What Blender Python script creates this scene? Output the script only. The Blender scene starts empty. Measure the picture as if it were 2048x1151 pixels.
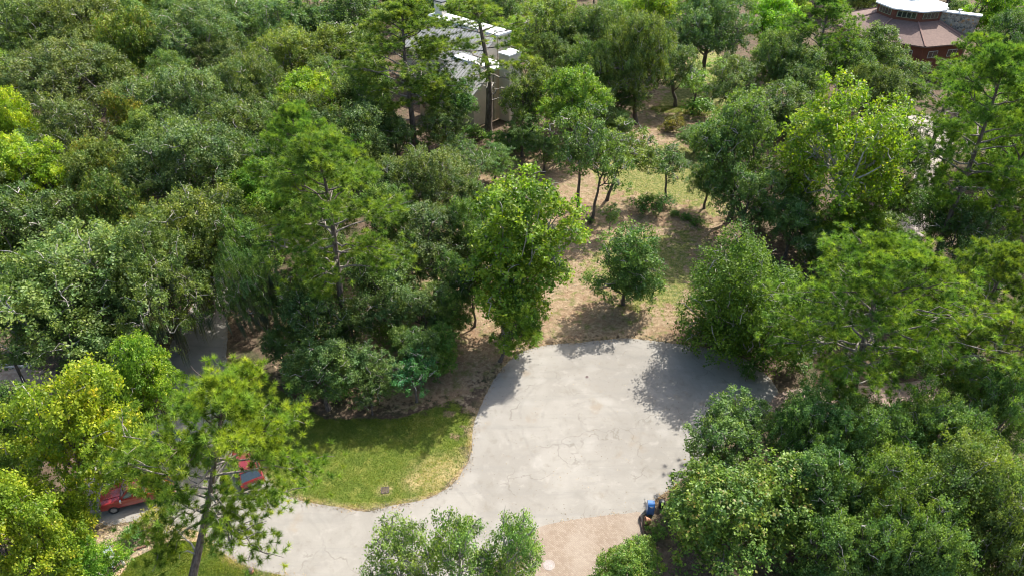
import bpy, bmesh, math, random
import numpy as np
from mathutils import Vector, Matrix
from mathutils.geometry import tessellate_polygon

R = math.radians
SC = bpy.context.scene
COL = SC.collection

# ------------------------------------------------------------------ camera
CAM_H, PITCH, FPX = 44.0, 36.0, 1400.0
cam_d = bpy.data.cameras.new('camera')
cam_d.sensor_width = 36.0
cam_d.lens = 36.0 * FPX / 2048.0
cam_d.clip_start = 0.5
cam_d.clip_end = 2500
cam = bpy.data.objects.new('camera', cam_d)
cam.location = (0, 0, CAM_H)
cam.rotation_euler = (R(90 - PITCH), 0, 0)
COL.objects.link(cam)
SC.camera = cam

# ------------------------------------------------------------------ sky, sun, exposure
SUN_EL, SUN_AZ = R(47), R(41)      # azimuth clockwise from +Y
world = bpy.data.worlds.new('World')
SC.world = world
world.use_nodes = True
wn = world.node_tree
wn.nodes.clear()
w_out = wn.nodes.new('ShaderNodeOutputWorld')
w_bg = wn.nodes.new('ShaderNodeBackground')
w_sky = wn.nodes.new('ShaderNodeTexSky')
w_sky.sky_type = 'NISHITA'
w_sky.sun_disc = False
w_sky.sun_elevation = SUN_EL
w_sky.sun_rotation = SUN_AZ
w_sky.dust_density = 3.0
w_sky.ozone_density = 0.4
w_bg.inputs['Strength'].default_value = 0.15
wn.links.new(w_sky.outputs[0], w_bg.inputs['Color'])
wn.links.new(w_bg.outputs[0], w_out.inputs['Surface'])
sun_d = bpy.data.lights.new('sun', 'SUN')
sun_d.energy = 4.6
sun_d.angle = R(0.55)
sun_d.color = (1.0, 0.955, 0.88)
sun = bpy.data.objects.new('sun', sun_d)
COL.objects.link(sun)
_sd = Vector((math.sin(SUN_AZ) * math.cos(SUN_EL), math.cos(SUN_AZ) * math.cos(SUN_EL), math.sin(SUN_EL)))
sun.rotation_euler = _sd.to_track_quat('Z', 'Y').to_euler()
SC.view_settings.view_transform = 'Standard'
SC.view_settings.look = 'None'
SC.view_settings.exposure = 1.02
SC.view_settings.gamma = 1.0
SC.view_settings.use_curve_mapping = False
SC.render.engine = 'CYCLES'
SC.cycles.filter_width = 1.1
SC.cycles.max_bounces = 9
SC.cycles.diffuse_bounces = 6
SC.cycles.glossy_bounces = 2
SC.cycles.transmission_bounces = 4
SC.cycles.transparent_max_bounces = 4

# ------------------------------------------------------------------ helpers
def ray(u, v):
    t = R(PITCH)
    a = (u - 1024) / FPX
    b = -(v - 575.5) / FPX
    return (a, math.cos(t) + b * math.sin(t), -math.sin(t) + b * math.cos(t))

def g(u, v, z=0.0):
    """where the line of sight through a photo pixel meets the height z"""
    d = ray(u, v)
    s = (z - CAM_H) / d[2]
    return Vector((d[0] * s, d[1] * s, z))

def depth_of(u, v, z=0.0):
    return (z - CAM_H) / ray(u, v)[2]

def height_at(v, y):
    """height seen at photo row v by something standing at distance y"""
    d = ray(1024, v)
    return CAM_H + d[2] / d[1] * y

def tag(o, label=None, cat=None, group=None, kind=None):
    if label: o['label'] = label
    if cat: o['category'] = cat
    if group: o['group'] = group
    if kind: o['kind'] = kind
    return o

def link(o, parent=None):
    COL.objects.link(o)
    if parent is not None:
        o.parent = parent
    return o

def empty(name, loc=(0, 0, 0), rz=0.0):
    o = bpy.data.objects.new(name, None)
    o.empty_display_size = 0.3
    o.location = loc
    o.rotation_euler = (0, 0, rz)
    COL.objects.link(o)
    return o

def put(name, me, parent=None, loc=None, rot=None):
    o = bpy.data.objects.new(name, me)
    if loc is not None: o.location = loc
    if rot is not None: o.rotation_euler = rot
    return link(o, parent)

def np_mesh(name, V, F, mat, tone=None, smooth=False):
    """V (n,3) array, F (m,k) index array"""
    V = np.asarray(V, np.float32)
    F = np.asarray(F, np.int32)
    me = bpy.data.meshes.new(name)
    k = F.shape[1]
    me.vertices.add(len(V))
    me.vertices.foreach_set('co', V.ravel())
    me.loops.add(F.size)
    me.loops.foreach_set('vertex_index', F.ravel())
    me.polygons.add(len(F))
    me.polygons.foreach_set('loop_start', np.arange(0, F.size, k, dtype=np.int32))
    if smooth:
        me.polygons.foreach_set('use_smooth', np.ones(len(F), bool))
    if tone is not None:
        at = me.attributes.new('tone', 'FLOAT', 'POINT')
        at.data.foreach_set('value', np.asarray(tone, np.float32).ravel())
    me.materials.append(mat)
    me.update(calc_edges=True)
    return me

class MB:
    """collects boxes, prisms and tubes into one mesh"""
    def __init__(s): s.v = []; s.f = []
    def add(s, v, f):
        o = len(s.v)
        s.v += [tuple(p) for p in v]
        s.f += [tuple(i + o for i in q) for q in f]
        return s
    def box(s, c, size, rz=0, rx=0, ry=0):
        m = Matrix.Translation(c) @ Matrix.Rotation(rz, 4, 'Z') @ Matrix.Rotation(ry, 4, 'Y') @ Matrix.Rotation(rx, 4, 'X')
        x, y, z = (q / 2 for q in size)
        v = [m @ Vector(p) for p in ((-x,-y,-z),(x,-y,-z),(x,y,-z),(-x,y,-z),(-x,-y,z),(x,-y,z),(x,y,z),(-x,y,z))]
        return s.add(v, [(0,3,2,1),(4,5,6,7),(0,1,5,4),(1,2,6,5),(2,3,7,6),(3,0,4,7)])
    def prism(s, poly, z0, z1, cap=True):
        n = len(poly)
        v = [(p[0], p[1], z0) for p in poly] + [(p[0], p[1], z1) for p in poly]
        f = [(i, (i + 1) % n, (i + 1) % n + n, i + n) for i in range(n)]
        if cap: f += [tuple(range(n))[::-1], tuple(range(n, 2 * n))]
        return s.add(v, f)
    def tube(s, pts, rad, n=7):
        v, f = tube_arrays(pts, rad, n)
        return s.add(v, [tuple(q) for q in f])
    def lathe(s, prof, c=(0, 0, 0), n=16):
        v = []
        for r, z in prof:
            v += [(c[0] + r * math.cos(2 * math.pi * i / n), c[1] + r * math.sin(2 * math.pi * i / n), c[2] + z) for i in range(n)]
        f = []
        for k in range(len(prof) - 1):
            f += [(k*n + i, k*n + (i+1) % n, (k+1)*n + (i+1) % n, (k+1)*n + i) for i in range(n)]
        f += [tuple(range(n))[::-1], tuple(range((len(prof)-1)*n, len(prof)*n))]
        return s.add(v, f)
    def mesh(s, name, mat, smooth=False, bevel=0):
        me = bpy.data.meshes.new(name)
        me.from_pydata(s.v, [], s.f)
        me.materials.append(mat)
        if bevel:
            bm = bmesh.new(); bm.from_mesh(me)
            bmesh.ops.remove_doubles(bm, verts=bm.verts, dist=1e-4)
            bmesh.ops.bevel(bm, geom=[e for e in bm.edges if len(e.link_faces) == 2 and e.calc_face_angle(0) > 0.5], offset=bevel, segments=2, affect='EDGES', profile=0.6)
            bm.to_mesh(me); bm.free()
        if smooth:
            for p in me.polygons: p.use_smooth = True
        me.update()
        return me
    def build(s, name, mat, parent=None, smooth=False, bevel=0, loc=None):
        return put(name, s.mesh(name, mat, smooth, bevel), parent, loc)

def tube_arrays(pts, rad, n=7):
    P = np.asarray([tuple(p) for p in pts], float)
    m = len(P)
    T = np.gradient(P, axis=0)
    T /= np.linalg.norm(T, axis=1, keepdims=True) + 1e-9
    ref = np.array([0.31, 0.95, 0.05]) if abs(T[0][1]) < 0.8 else np.array([0.95, 0.1, 0.3])
    A = np.cross(T, ref); A /= np.linalg.norm(A, axis=1, keepdims=True) + 1e-9
    B = np.cross(T, A)
    th = np.arange(n) / n * 2 * np.pi
    V = (P[:, None, :] + np.asarray(rad)[:, None, None] * (np.cos(th)[None, :, None] * A[:, None, :] + np.sin(th)[None, :, None] * B[:, None, :])).reshape(-1, 3)
    F = [(k*n + i, k*n + (i+1) % n, (k+1)*n + (i+1) % n, (k+1)*n + i) for k in range(m - 1) for i in range(n)]
    return V, F

# ------------------------------------------------------------------ materials
def new_mat(name):
    m = bpy.data.materials.new(name)
    m.use_nodes = True
    nt = m.node_tree
    nt.nodes.clear()
    out = nt.nodes.new('ShaderNodeOutputMaterial')
    return m, nt, out

class NT:
    def __init__(s, nt): s.nt = nt
    def n(s, t, **kw):
        x = s.nt.nodes.new('ShaderNode' + t)
        for k, v in kw.items():
            if k in x.inputs: x.inputs[k].default_value = v
            else: setattr(x, k, v)
        return x
    def l(s, a, b): s.nt.links.new(a, b)
    def noise(s, vec, scale, detail=4, rough=0.55, dist=0.0):
        x = s.n('TexNoise', Scale=scale, Detail=detail, Roughness=rough, Distortion=dist)
        s.l(vec, x.inputs['Vector'])
        return x.outputs['Fac']
    def ramp(s, fac, a, b, lo=0.0, hi=1.0):
        x = s.n('MapRange')
        x.interpolation_type = 'SMOOTHSTEP'
        s.l(fac, x.inputs[0])
        x.inputs[1].default_value = a; x.inputs[2].default_value = b
        x.inputs[3].default_value = lo; x.inputs[4].default_value = hi
        return x.outputs[0]
    def mix(s, fac, a, b, mode='MIX'):
        x = s.n('Mix', data_type='RGBA', blend_type=mode)
        x.clamp_factor = True
        for sock, val in ((x.inputs[0], fac), (x.inputs[6], a), (x.inputs[7], b)):
            if isinstance(val, (int, float)): sock.default_value = val
            elif isinstance(val, tuple): sock.default_value = (*val, 1.0) if len(val) == 3 else val
            else: s.l(val, sock)
        return x.outputs[2]
    def math(s, op, a, b=0.0, clamp=False):
        x = s.n('Math', operation=op)
        x.use_clamp = clamp
        for sock, val in ((x.inputs[0], a), (x.inputs[1], b)):
            if isinstance(val, (int, float)): sock.default_value = val
            else: s.l(val, sock)
        return x.outputs[0]
    def attr(s, name):
        x = s.n('Attribute'); x.attribute_name = name
        return x

def leaf_mat(name, c_dark, c_light, rough=0.5, transl=0.35, spec=0.5, alt=None, tint_t=(1.25, 1.35, 0.5)):
    m, nt, out = new_mat(name)
    t = NT(nt)
    tone = t.attr('tone').outputs['Fac']
    info = t.n('ObjectInfo')
    col = t.mix(t.ramp(tone, 0.05, 0.95), c_dark, c_light)
    if alt:
        col = t.mix(t.ramp(tone, 0.9, 1.0, 0, 0.9), col, alt)
    hs = t.n('HueSaturation')
    t.l(t.ramp(info.outputs['Random'], 0, 1, 0.492, 0.512), hs.inputs['Hue'])
    t.l(t.ramp(info.outputs['Random'], 0, 1, 0.93, 1.07), hs.inputs['Value'])
    t.l(col, hs.inputs['Color'])
    pos = t.n('NewGeometry').outputs['Position']
    nz = t.noise(pos, 0.55, 3, 0.6)
    var = t.mix(t.ramp(nz, 0.36, 0.64), (0.78, 0.95, 1.05), (1.18, 1.11, 0.76))
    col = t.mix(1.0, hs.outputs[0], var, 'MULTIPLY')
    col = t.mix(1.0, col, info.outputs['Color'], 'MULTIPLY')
    p = t.n('BsdfPrincipled', Roughness=rough)
    p.inputs['Specular IOR Level'].default_value = spec
    t.l(col, p.inputs['Base Color'])
    tr = t.n('BsdfTranslucent')
    t.l(t.mix(1.0, col, (*tint_t,), 'MULTIPLY'), tr.inputs['Color'])
    mx = t.n('MixShader'); mx.inputs[0].default_value = transl
    t.l(p.outputs[0], mx.inputs[1]); t.l(tr.outputs[0], mx.inputs[2])
    t.l(mx.outputs[0], out.inputs['Surface'])
    return m

def plain_mat(name, col, rough=0.6, metal=0.0, var=0.12, scale=3.0, spec=0.5, coat=0.0, bump=0.0, bscale=20.0):
    m, nt, out = new_mat(name)
    t = NT(nt)
    tc = t.n('TexCoord').outputs['Object']
    f = t.noise(tc, scale, 5, 0.6)
    c = t.mix(t.ramp(f, 0.3, 0.7), tuple(x * (1 - var) for x in col), tuple(min(1, x * (1 + var)) for x in col))
    p = t.n('BsdfPrincipled', Roughness=rough, Metallic=metal)
    p.inputs['Specular IOR Level'].default_value = spec
    p.inputs['Coat Weight'].default_value = coat
    t.l(c, p.inputs['Base Color'])
    if bump:
        b = t.n('Bump', Strength=bump, Distance=0.05)
        t.l(t.noise(tc, bscale, 4), b.inputs['Height'])
        t.l(b.outputs[0], p.inputs['Normal'])
    t.l(p.outputs[0], out.inputs['Surface'])
    return m

def bark_mat(name, a, b, sc=6.0):
    m, nt, out = new_mat(name)
    t = NT(nt)
    tc = t.n('TexCoord').outputs['Object']
    mp = t.n('Mapping'); mp.inputs['Scale'].default_value = (1, 1, 0.25)
    t.l(tc, mp.inputs['Vector'])
    f = t.noise(mp.outputs[0], sc, 6, 0.7)
    col = t.mix(t.ramp(f, 0.35, 0.68), a, b)
    p = t.n('BsdfPrincipled', Roughness=0.9)
    t.l(col, p.inputs['Base Color'])
    bp = t.n('Bump', Strength=0.6, Distance=0.05)
    t.l(f, bp.inputs['Height']); t.l(bp.outputs[0], p.inputs['Normal'])
    t.l(p.outputs[0], out.inputs['Surface'])
    return m

M = {}
M['oak'] = leaf_mat('oak_leaves', (0.066, 0.106, 0.026), (0.210, 0.280, 0.087), 0.55, 0.36, 0.35, alt=(0.253, 0.287, 0.138))
M['bright'] = leaf_mat('broad_leaves', (0.096, 0.174, 0.019), (0.280, 0.406, 0.050), 0.5, 0.45, 0.35, alt=(0.437, 0.437, 0.081))
M['pine'] = leaf_mat('pine_needles', (0.080, 0.140, 0.026), (0.255, 0.345, 0.062), 0.55, 0.42, 0.3, alt=(0.38, 0.38, 0.09), tint_t=(1.2, 1.2, 0.5))
M['magnolia'] = leaf_mat('magnolia_leaves', (0.048, 0.096, 0.017), (0.168, 0.245, 0.042), 0.50, 0.30, 0.35, alt=(0.20, 0.155, 0.07))
M['cedar'] = leaf_mat('evergreen_sprays', (0.078, 0.144, 0.022), (0.231, 0.343, 0.050), 0.6, 0.36, 0.3)
M['shrub'] = leaf_mat('shrub_leaves', (0.060, 0.114, 0.024), (0.182, 0.280, 0.063), 0.5, 0.35, 0.35)
M['moss'] = leaf_mat('hanging_moss', (0.10, 0.11, 0.07), (0.20, 0.21, 0.14), 0.9, 0.3, 0.1, tint_t=(1.0, 1.0, 0.8))
M['twig'] = leaf_mat('dead_twigs', (0.16, 0.12, 0.08), (0.34, 0.28, 0.2), 0.9, 0.1, 0.1, tint_t=(1, 1, 1))
M['bark'] = bark_mat('grey_brown_bark', (0.055, 0.043, 0.035), (0.17, 0.14, 0.12))
M['pinebark'] = bark_mat('pine_bark', (0.07, 0.05, 0.042), (0.21, 0.165, 0.145))
M['palebark'] = bark_mat('pale_bark', (0.20, 0.18, 0.15), (0.50, 0.47, 0.42))
M['limbbark'] = bark_mat('weathered_limb_bark', (0.12, 0.10, 0.085), (0.33, 0.29, 0.25))

# ------------------------------------------------------------------ leaves
def leaf_quads(rg, C, Nn, L, W, fold=0.0):
    n = len(C)
    Nn = Nn / (np.linalg.norm(Nn, axis=1, keepdims=True) + 1e-9)
    r = rg.normal(size=(n, 3))
    T = np.cross(Nn, r); T /= np.linalg.norm(T, axis=1, keepdims=True) + 1e-9
    B = np.cross(Nn, T)
    L = L[:, None] * 0.5; W = W[:, None] * 0.5
    V = np.stack([C - T * L, C + B * W + T * L * 0.15, C + T * L, C - B * W + T * L * 0.15], axis=1).reshape(-1, 3)
    F = np.arange(n * 4).reshape(n, 4)
    return V, F

def sph(rg, n):
    v = rg.normal(size=(n, 3))
    return v / np.linalg.norm(v, axis=1, keepdims=True)

def limb_path(a, b, sag=0.0, seg=6, rg=None, wob=0.05):
    a = np.asarray(a, float); b = np.asarray(b, float)
    t = np.linspace(0, 1, seg)[:, None]
    p = a + (b - a) * t
    L = np.linalg.norm(b - a)
    p[:, 2] += (np.sin(t[:, 0] * np.pi) * sag * L)
    if rg is not None:
        p[1:-1] += rg.normal(size=(seg - 2, 3)) * wob * L
    return p

def merge(parts):
    V = []; F = []; o = 0
    for v, f in parts:
        V.append(np.asarray(v)); F.append(np.asarray(f) + o); o += len(v)
    return np.concatenate(V), np.concatenate(F)

TEMPL = {}
def broad_template(key, seed, leafmat, barkmat, Rr, H, bottom, lobes, leaf, n_leaf, flat=0.55, spray=0.45,
                   per_spray=34, up=0.5, lobe_r=(0.24, 0.38), moss=0, n_limb=7, trunk_r=0.28, skirt=0.25, openness=0.0,
                   toptwigs=0, cone=0.0, limbmat=None, mid=0.42, low=-0.55):
    """crown of lobes > sprays > leaves; returns meshes in metres, trunk foot at the origin"""
    rg = np.random.default_rng(seed)
    zc = H * (bottom + (1 - bottom) * mid)
    hz_up, hz_dn = H - zc, zc - H * bottom
    LC = []; tries = 0
    while len(LC) < lobes and tries < 4000:
        tries += 1
        d = sph(rg, 1)[0]
        if d[2] < low: continue
        k = rg.uniform(0.55, 0.80) if rg.random() < 0.8 else rg.uniform(0.15, 0.5)
        wob = 1 + 0.16 * math.sin(2 * math.atan2(d[1], d[0]) + 2.1 * seed) + 0.18 * math.sin(3 * math.atan2(d[1], d[0]) + seed) + 0.1 * rg.normal()
        cz = 1 - cone * max(0.0, d[2])
        c = np.array([d[0] * Rr * k * wob * cz, d[1] * Rr * k * wob * cz, d[2] * (hz_up if d[2] > 0 else hz_dn) * k + zc])
        r = Rr * rg.uniform(*lobe_r)
        if all(np.linalg.norm(c - q[0]) > 0.42 * (r + q[1]) for q in LC):
            LC.append((c, r))
    total = sum(q[1] ** 2 for q in LC)
    Cs = []; Ns = []; Ts = []
    parts = []
    for c, r in LC:
        ns = max(4, int(n_leaf * r * r / total / per_spray))
        d = sph(rg, ns)
        d[:, 2] = np.where(d[:, 2] < -0.35, -d[:, 2] * 0.8, d[:, 2])
        d /= np.linalg.norm(d, axis=1, keepdims=True)
        outc = (c - np.array([0, 0, zc])); outc = outc / (np.linalg.norm(outc) + 1e-6)
        rad = r * (0.72 + 0.36 * rg.random(ns)) * (1 + 0.16 * np.sin(d[:, 0] * 5 + c[0]) * np.cos(d[:, 1] * 5 + c[1]))
        sc = c + d * rad[:, None] * np.array([1, 1, 0.72])
        keep = rg.random(ns) > openness
        sc, d = sc[keep], d[keep]
        stone = np.clip(rg.normal(0.45, 0.2, len(sc)), 0, 1)
        ltone = rg.normal(0, 0.10)
        m = per_spray
        off = rg.normal(size=(len(sc), m, 3)) * spray * 0.42
        off += d[:, None, :] * (rg.random((len(sc), m, 1)) * spray * 0.9)
        P = sc[:, None, :] + off
        Nn = d[:, None, :] * 0.6 + np.array([0, 0, up]) + rg.normal(size=P.shape) * 0.75
        Cs.append(P.reshape(-1, 3)); Ns.append(Nn.reshape(-1, 3))
        Ts.append((stone[:, None] + ltone + rg.normal(0, 0.17, (len(sc), m))).reshape(-1))
        if toptwigs:
            for q in rg.integers(0, len(sc), toptwigs):
                parts.append(tube_arrays(limb_path(c, sc[q] + d[q] * spray * rg.uniform(0.6, 2.4), 0.1, 5, rg, 0.07), np.linspace(0.055, 0.014, 5), 4))
    C = np.concatenate(Cs); Nn = np.concatenate(Ns); T = np.clip(np.concatenate(Ts), 0, 0.97)
    n = len(C)
    alt = rg.random(n) < 0.03
    T[alt] = 1.0
    L = leaf * rg.uniform(0.7, 1.35, n); W = L * rg.uniform(0.5, 0.75, n)
    V, F = leaf_quads(rg, C, Nn, L, W)
    out = {'R': Rr, 'H': H, 'zc': (H * bottom + H) / 2}
    out['crown'] = np_mesh('crown', V, F, leafmat, np.repeat(T, 4))
    # trunk and limbs
    top = np.array([rg.normal(0, 0.05 * Rr), rg.normal(0, 0.05 * Rr), zc + hz_up * 0.45])
    tp = limb_path((0, 0, -0.3), top, 0.0, 8, rg, 0.012)
    v, f = tube_arrays(tp, np.linspace(trunk_r * 1.15, trunk_r * 0.25, 8) + np.array([trunk_r * 0.35] + [0] * 7), 9)
    out['trunk'] = np_mesh('trunk', v, f, barkmat, None, True)
    limbs = []
    order = sorted(LC, key=lambda q: -q[1])
    groups = [[] for _ in range(n_limb)]
    for i, (c, r) in enumerate(order):
        a = (math.atan2(c[1], c[0]) / (2 * math.pi) + 0.5) * n_limb
        groups[int(a) % n_limb].append((c, r))
    for gr in groups:
        if not gr: continue
        lp = []
        main = max(gr, key=lambda q: np.linalg.norm(q[0][:2]))[0]
        z0 = min(zc, H * bottom + (zc - H * bottom) * rg.uniform(0.1, 0.9))
        k = z0 / top[2]
        st = top * k; 
        mp = limb_path(st, main, 0.10, 7, rg, 0.03)
        lp.append(tube_arrays(mp, np.linspace(trunk_r * 0.42, 0.04, 7), 6))
        for c, r in gr:
            if c is main: continue
            j = int(rg.integers(1, 5))
            lp.append(tube_arrays(limb_path(mp[j], c, 0.08, 5, rg, 0.04), np.linspace(trunk_r * 0.25, 0.025, 5), 5))
        v, f = merge(lp)
        limbs.append(np_mesh('limb', v, f, limbmat or barkmat, None, True))
    if parts:
        v, f = merge(parts)
        limbs.append(np_mesh('twigs', v, f, M['palebark'], None, True))
    out['limbs'] = limbs
    if moss:
        Vs = []; Tn = []
        for _ in range(moss):
            c, r = LC[int(rg.integers(len(LC)))]
            p0 = c + np.array([rg.normal(0, r * 0.5), rg.normal(0, r * 0.5), -r * 0.5])
            m = 26
            top_p = p0 + rg.normal(size=(m, 3)) * np.array([0.22, 0.22, 0.25])
            ln = rg.uniform(0.6, 2.4, m)
            w = rg.normal(size=(m, 3)) * np.array([1, 1, 0]); w /= np.linalg.norm(w, axis=1, keepdims=True)
            bot = top_p + np.stack([rg.normal(0, 0.08, m), rg.normal(0, 0.08, m), -ln], 1)
            Vs.append(np.stack([top_p - w * 0.05, top_p + w * 0.05, bot], 1).reshape(-1, 3))
            Tn.append(np.repeat(rg.random(m), 3))
        V = np.concatenate(Vs)
        out['moss'] = np_mesh('moss', V, np.arange(len(V)).reshape(-1, 3), M['moss'], np.concatenate(Tn))
    TEMPL[key] = out

def needle_tufts(rg, C, D, n=34, L=0.32, w=0.034, sd=0.95):
    """tufts of needles at C pointing along D"""
    k = len(C)
    d = D[:, None, :] * 0.75 + rg.normal(size=(k, n, 3)) * sd
    d /= np.linalg.norm(d, axis=2, keepdims=True)
    s = np.cross(d, rg.normal(size=(k, n, 3))); s /= np.linalg.norm(s, axis=2, keepdims=True) + 1e-9
    ll = L * rg.uniform(0.7, 1.15, (k, n, 1))
    a = C[:, None, :] + d * 0.03
    V = np.stack([a - s * w * 0.5, a + s * w * 0.5, a + d * ll + np.array([0, 0, 0.0])], axis=2).reshape(-1, 3)
    F = np.arange(k * n * 3).reshape(-1, 3)
    return V, F

def pine_template(key, seed, Rr, H, bottom, n_limbs, tufts, needles=34, sparse=0.0, lean=0.03, trunk_r=0.27, L=0.33, roundtop=True, bare=3):
    rg = np.random.default_rng(seed)
    out = {'R': Rr, 'H': H, 'zc': (H * bottom + H) / 2}
    n = 14
    tz = np.linspace(0, H * 0.985, n)
    ph = rg.uniform(0, 6.28)
    tx = lean * H * (tz / H) ** 1.5 * math.cos(ph) + 0.012 * H * np.sin(tz / H * 5 + ph)
    ty = lean * H * (tz / H) ** 1.5 * math.sin(ph) + 0.012 * H * np.cos(tz / H * 4 + ph) - 0.012 * H * math.cos(ph)
    tx -= tx[0]; ty -= ty[0]
    tp = np.stack([tx, ty, tz], 1); tp[0, 2] = -0.3
    tr = trunk_r * (1.05 - 0.85 * (tz / H) ** 1.1); tr[0] *= 1.35
    v, f = tube_arrays(tp, tr, 9)
    out['trunk'] = np_mesh('trunk', v, f, M['pinebark'], None, True)
    def at(z): return np.array([np.interp(z, tz, tx), np.interp(z, tz, ty), z])
    ang = rg.uniform(0, 6.28)
    limbs = []; TC = []; TD = []; TT = []
    for i in range(n_limbs):
        q = (i + rg.uniform(-0.4, 0.4)) / n_limbs
        q = min(max(q, 0), 0.98)
        z = H * (bottom + (0.985 - bottom) * q)
        ang += 2.4 + rg.normal(0, 0.35)
        prof = math.sin(math.pi * min(1, (0.22 + 0.78 * (1 - q)) if roundtop else (1 - q) * 0.9 + 0.1) ** 0.8) if False else (1 - max(0, q - 0.35) ** 1.6 * 1.75) * (0.62 + 0.38 * min(1, q / 0.35))
        ln = Rr * max(0.16, prof) * rg.uniform(0.75, 1.12)
        rise = rg.uniform(0.05, 0.3) + 0.75 * q
        d = np.array([math.cos(ang), math.sin(ang), rise * 0.7]); d /= np.linalg.norm(d)
        a = at(z); b = a + d * ln
        mp = limb_path(a, b, -0.06 if rg.random() < 0.5 else 0.07, 7, rg, 0.025)
        lp = [tube_arrays(mp, np.linspace(trunk_r * (0.38 - 0.2 * q), 0.025, 7), 5)]
        ends = []
        nsub = max(2, int(rg.integers(5, 9) * (ln / Rr + 0.3)))
        for s in range(nsub):
            j = rg.uniform(0.35, 1.0)
            p = np.array([np.interp(j, np.linspace(0, 1, 7), mp[:, c]) for c in range(3)])
            dd = d + rg.normal(size=3) * np.array([0.7, 0.7, 0.25]); dd[2] = abs(dd[2]) * 0.7 + 0.12; dd /= np.linalg.norm(dd)
            sl = ln * rg.uniform(0.14, 0.34) + 0.25
            e = p + dd * sl
            lp.append(tube_arrays(limb_path(p, e, 0.05, 4, rg, 0.05), np.linspace(0.045, 0.012, 4), 4))
            ends.append((p, e, sl))
        v, f = merge(lp)
        limbs.append(np_mesh('limb', v, f, M['limbbark'] if q < 0.55 else M['pinebark'], None, True))
        if rg.random() < sparse: continue
        lt = rg.normal(0, 0.08)
        for (p, e, sl) in ends:
            m = max(3, int(tufts / n_limbs / nsub * rg.uniform(0.6, 1.4)))
            t = rg.uniform(0.35, 1.0, m)[:, None]
            c = p + (e - p) * t + rg.normal(size=(m, 3)) * np.array([0.55, 0.55, 0.2]) * (0.5 + 0.35 * sl)
            c[:, 2] += 0.12
            dd = (c - p); dd /= np.linalg.norm(dd, axis=1, keepdims=True) + 1e-6
            dd = dd * 0.6 + np.array([0, 0, 0.8])
            TC.append(c); TD.append(dd); TT.append(np.clip(rg.normal(0.45 + lt, 0.24, m), 0, 0.9))
    for i in range(bare):
        z = H * bottom * rg.uniform(0.55, 0.98); a = at(z); an = rg.uniform(0, 6.28)
        ln = Rr * rg.uniform(0.25, 0.7)
        b = a + np.array([math.cos(an), math.sin(an), rg.uniform(-0.1, 0.4)]) * ln
        mp = limb_path(a, b, 0.12, 6, rg, 0.05)
        lp = [tube_arrays(mp, np.linspace(0.07, 0.015, 6), 5)]
        for s in range(3):
            j = int(rg.integers(2, 5))
            lp.append(tube_arrays(limb_path(mp[j], mp[j] + rg.normal(size=3) * ln * 0.22, 0.1, 4, rg, 0.06), np.linspace(0.03, 0.008, 4), 4))
        v, f = merge(lp)
        limbs.append(np_mesh('bare_limb', v, f, M['palebark'], None, True))
    C = np.concatenate(TC); D = np.concatenate(TD); T = np.concatenate(TT)
    V, F = needle_tufts(rg, C, D, needles, L)
    tn = np.clip(np.repeat(T, needles * 3) + np.repeat(rg.normal(0, 0.1, len(C) * needles), 3), 0, 0.95)
    out['crown'] = np_mesh('crown', V, F, M['pine'], tn)
    out['limbs'] = limbs
    TEMPL[key] = out

BT = broad_template
for i in range(3):
    BT('oakbig%d' % i, 11 + i, M['oak'], M['bark'], 7.5, 13, 0.10, 52, 0.21, 60000, trunk_r=0.42, n_limb=7, toptwigs=3, openness=0.06, moss=0, lobe_r=(0.14, 0.34), spray=0.46, limbmat=M['limbbark'])
BT('oakmoss', 71, M['oak'], M['bark'], 7.5, 13, 0.14, 42, 0.21, 44000, trunk_r=0.42, n_limb=6, toptwigs=3, moss=90, openness=0.12, lobe_r=(0.19, 0.33), spray=0.42, limbmat=M['limbbark'])
for i in range(3):
    BT('oak%d' % i, 21 + i, M['oak'], M['bark'], 4.6, 12, 0.12, 36, 0.19, 30000, trunk_r=0.26, n_limb=6, toptwigs=2, lobe_r=(0.14, 0.36), spray=0.38, openness=0.08)
for i in range(2):
    BT('thin%d' % i, 31 + i, M['oak'], M['bark'], 3.0, 9.0, 0.34, 20, 0.17, 9000, trunk_r=0.15, n_limb=6, toptwigs=2, lobe_r=(0.2, 0.36), spray=0.34, openness=0.2)
for i in range(3):
    BT('bright%d' % i, 41 + i, M['bright'], M['bark'], 5.0, 14, 0.15, 44, 0.215, 40000, trunk_r=0.28, n_limb=7, per_spray=30, spray=0.42, openness=0.12, toptwigs=1, lobe_r=(0.15, 0.28), cone=0.15)
BT('sycamore', 51, M['bright'], M['palebark'], 6.5, 15, 0.15, 62, 0.25, 36000, trunk_r=0.40, n_limb=7, per_spray=24, spray=0.5, openness=0.3, toptwigs=2, lobe_r=(0.13, 0.24))
BT('tallbroad', 54, M['bright'], M['palebark'], 4.6, 19, 0.06, 80, 0.27, 38000, mid=0.40, low=-0.9, trunk_r=0.30, n_limb=8, per_spray=20, spray=0.46, openness=0.12, toptwigs=1, lobe_r=(0.17, 0.30))
for i in range(2):
    BT('magnolia%d' % i, 61 + i, M['magnolia'], M['bark'], 5.0, 11, 0.05, 46, 0.215, 34000, trunk_r=0.3, n_limb=6, per_spray=14, spray=0.32, up=0.8, lobe_r=(0.2, 0.33))
BT('scraggly', 66, M['oak'], M['palebark'], 3.2, 7.5, 0.1, 34, 0.15, 16000, trunk_r=0.13, n_limb=8, per_spray=26, spray=0.36, openness=0.3, toptwigs=3, lobe_r=(0.14, 0.26))
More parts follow.
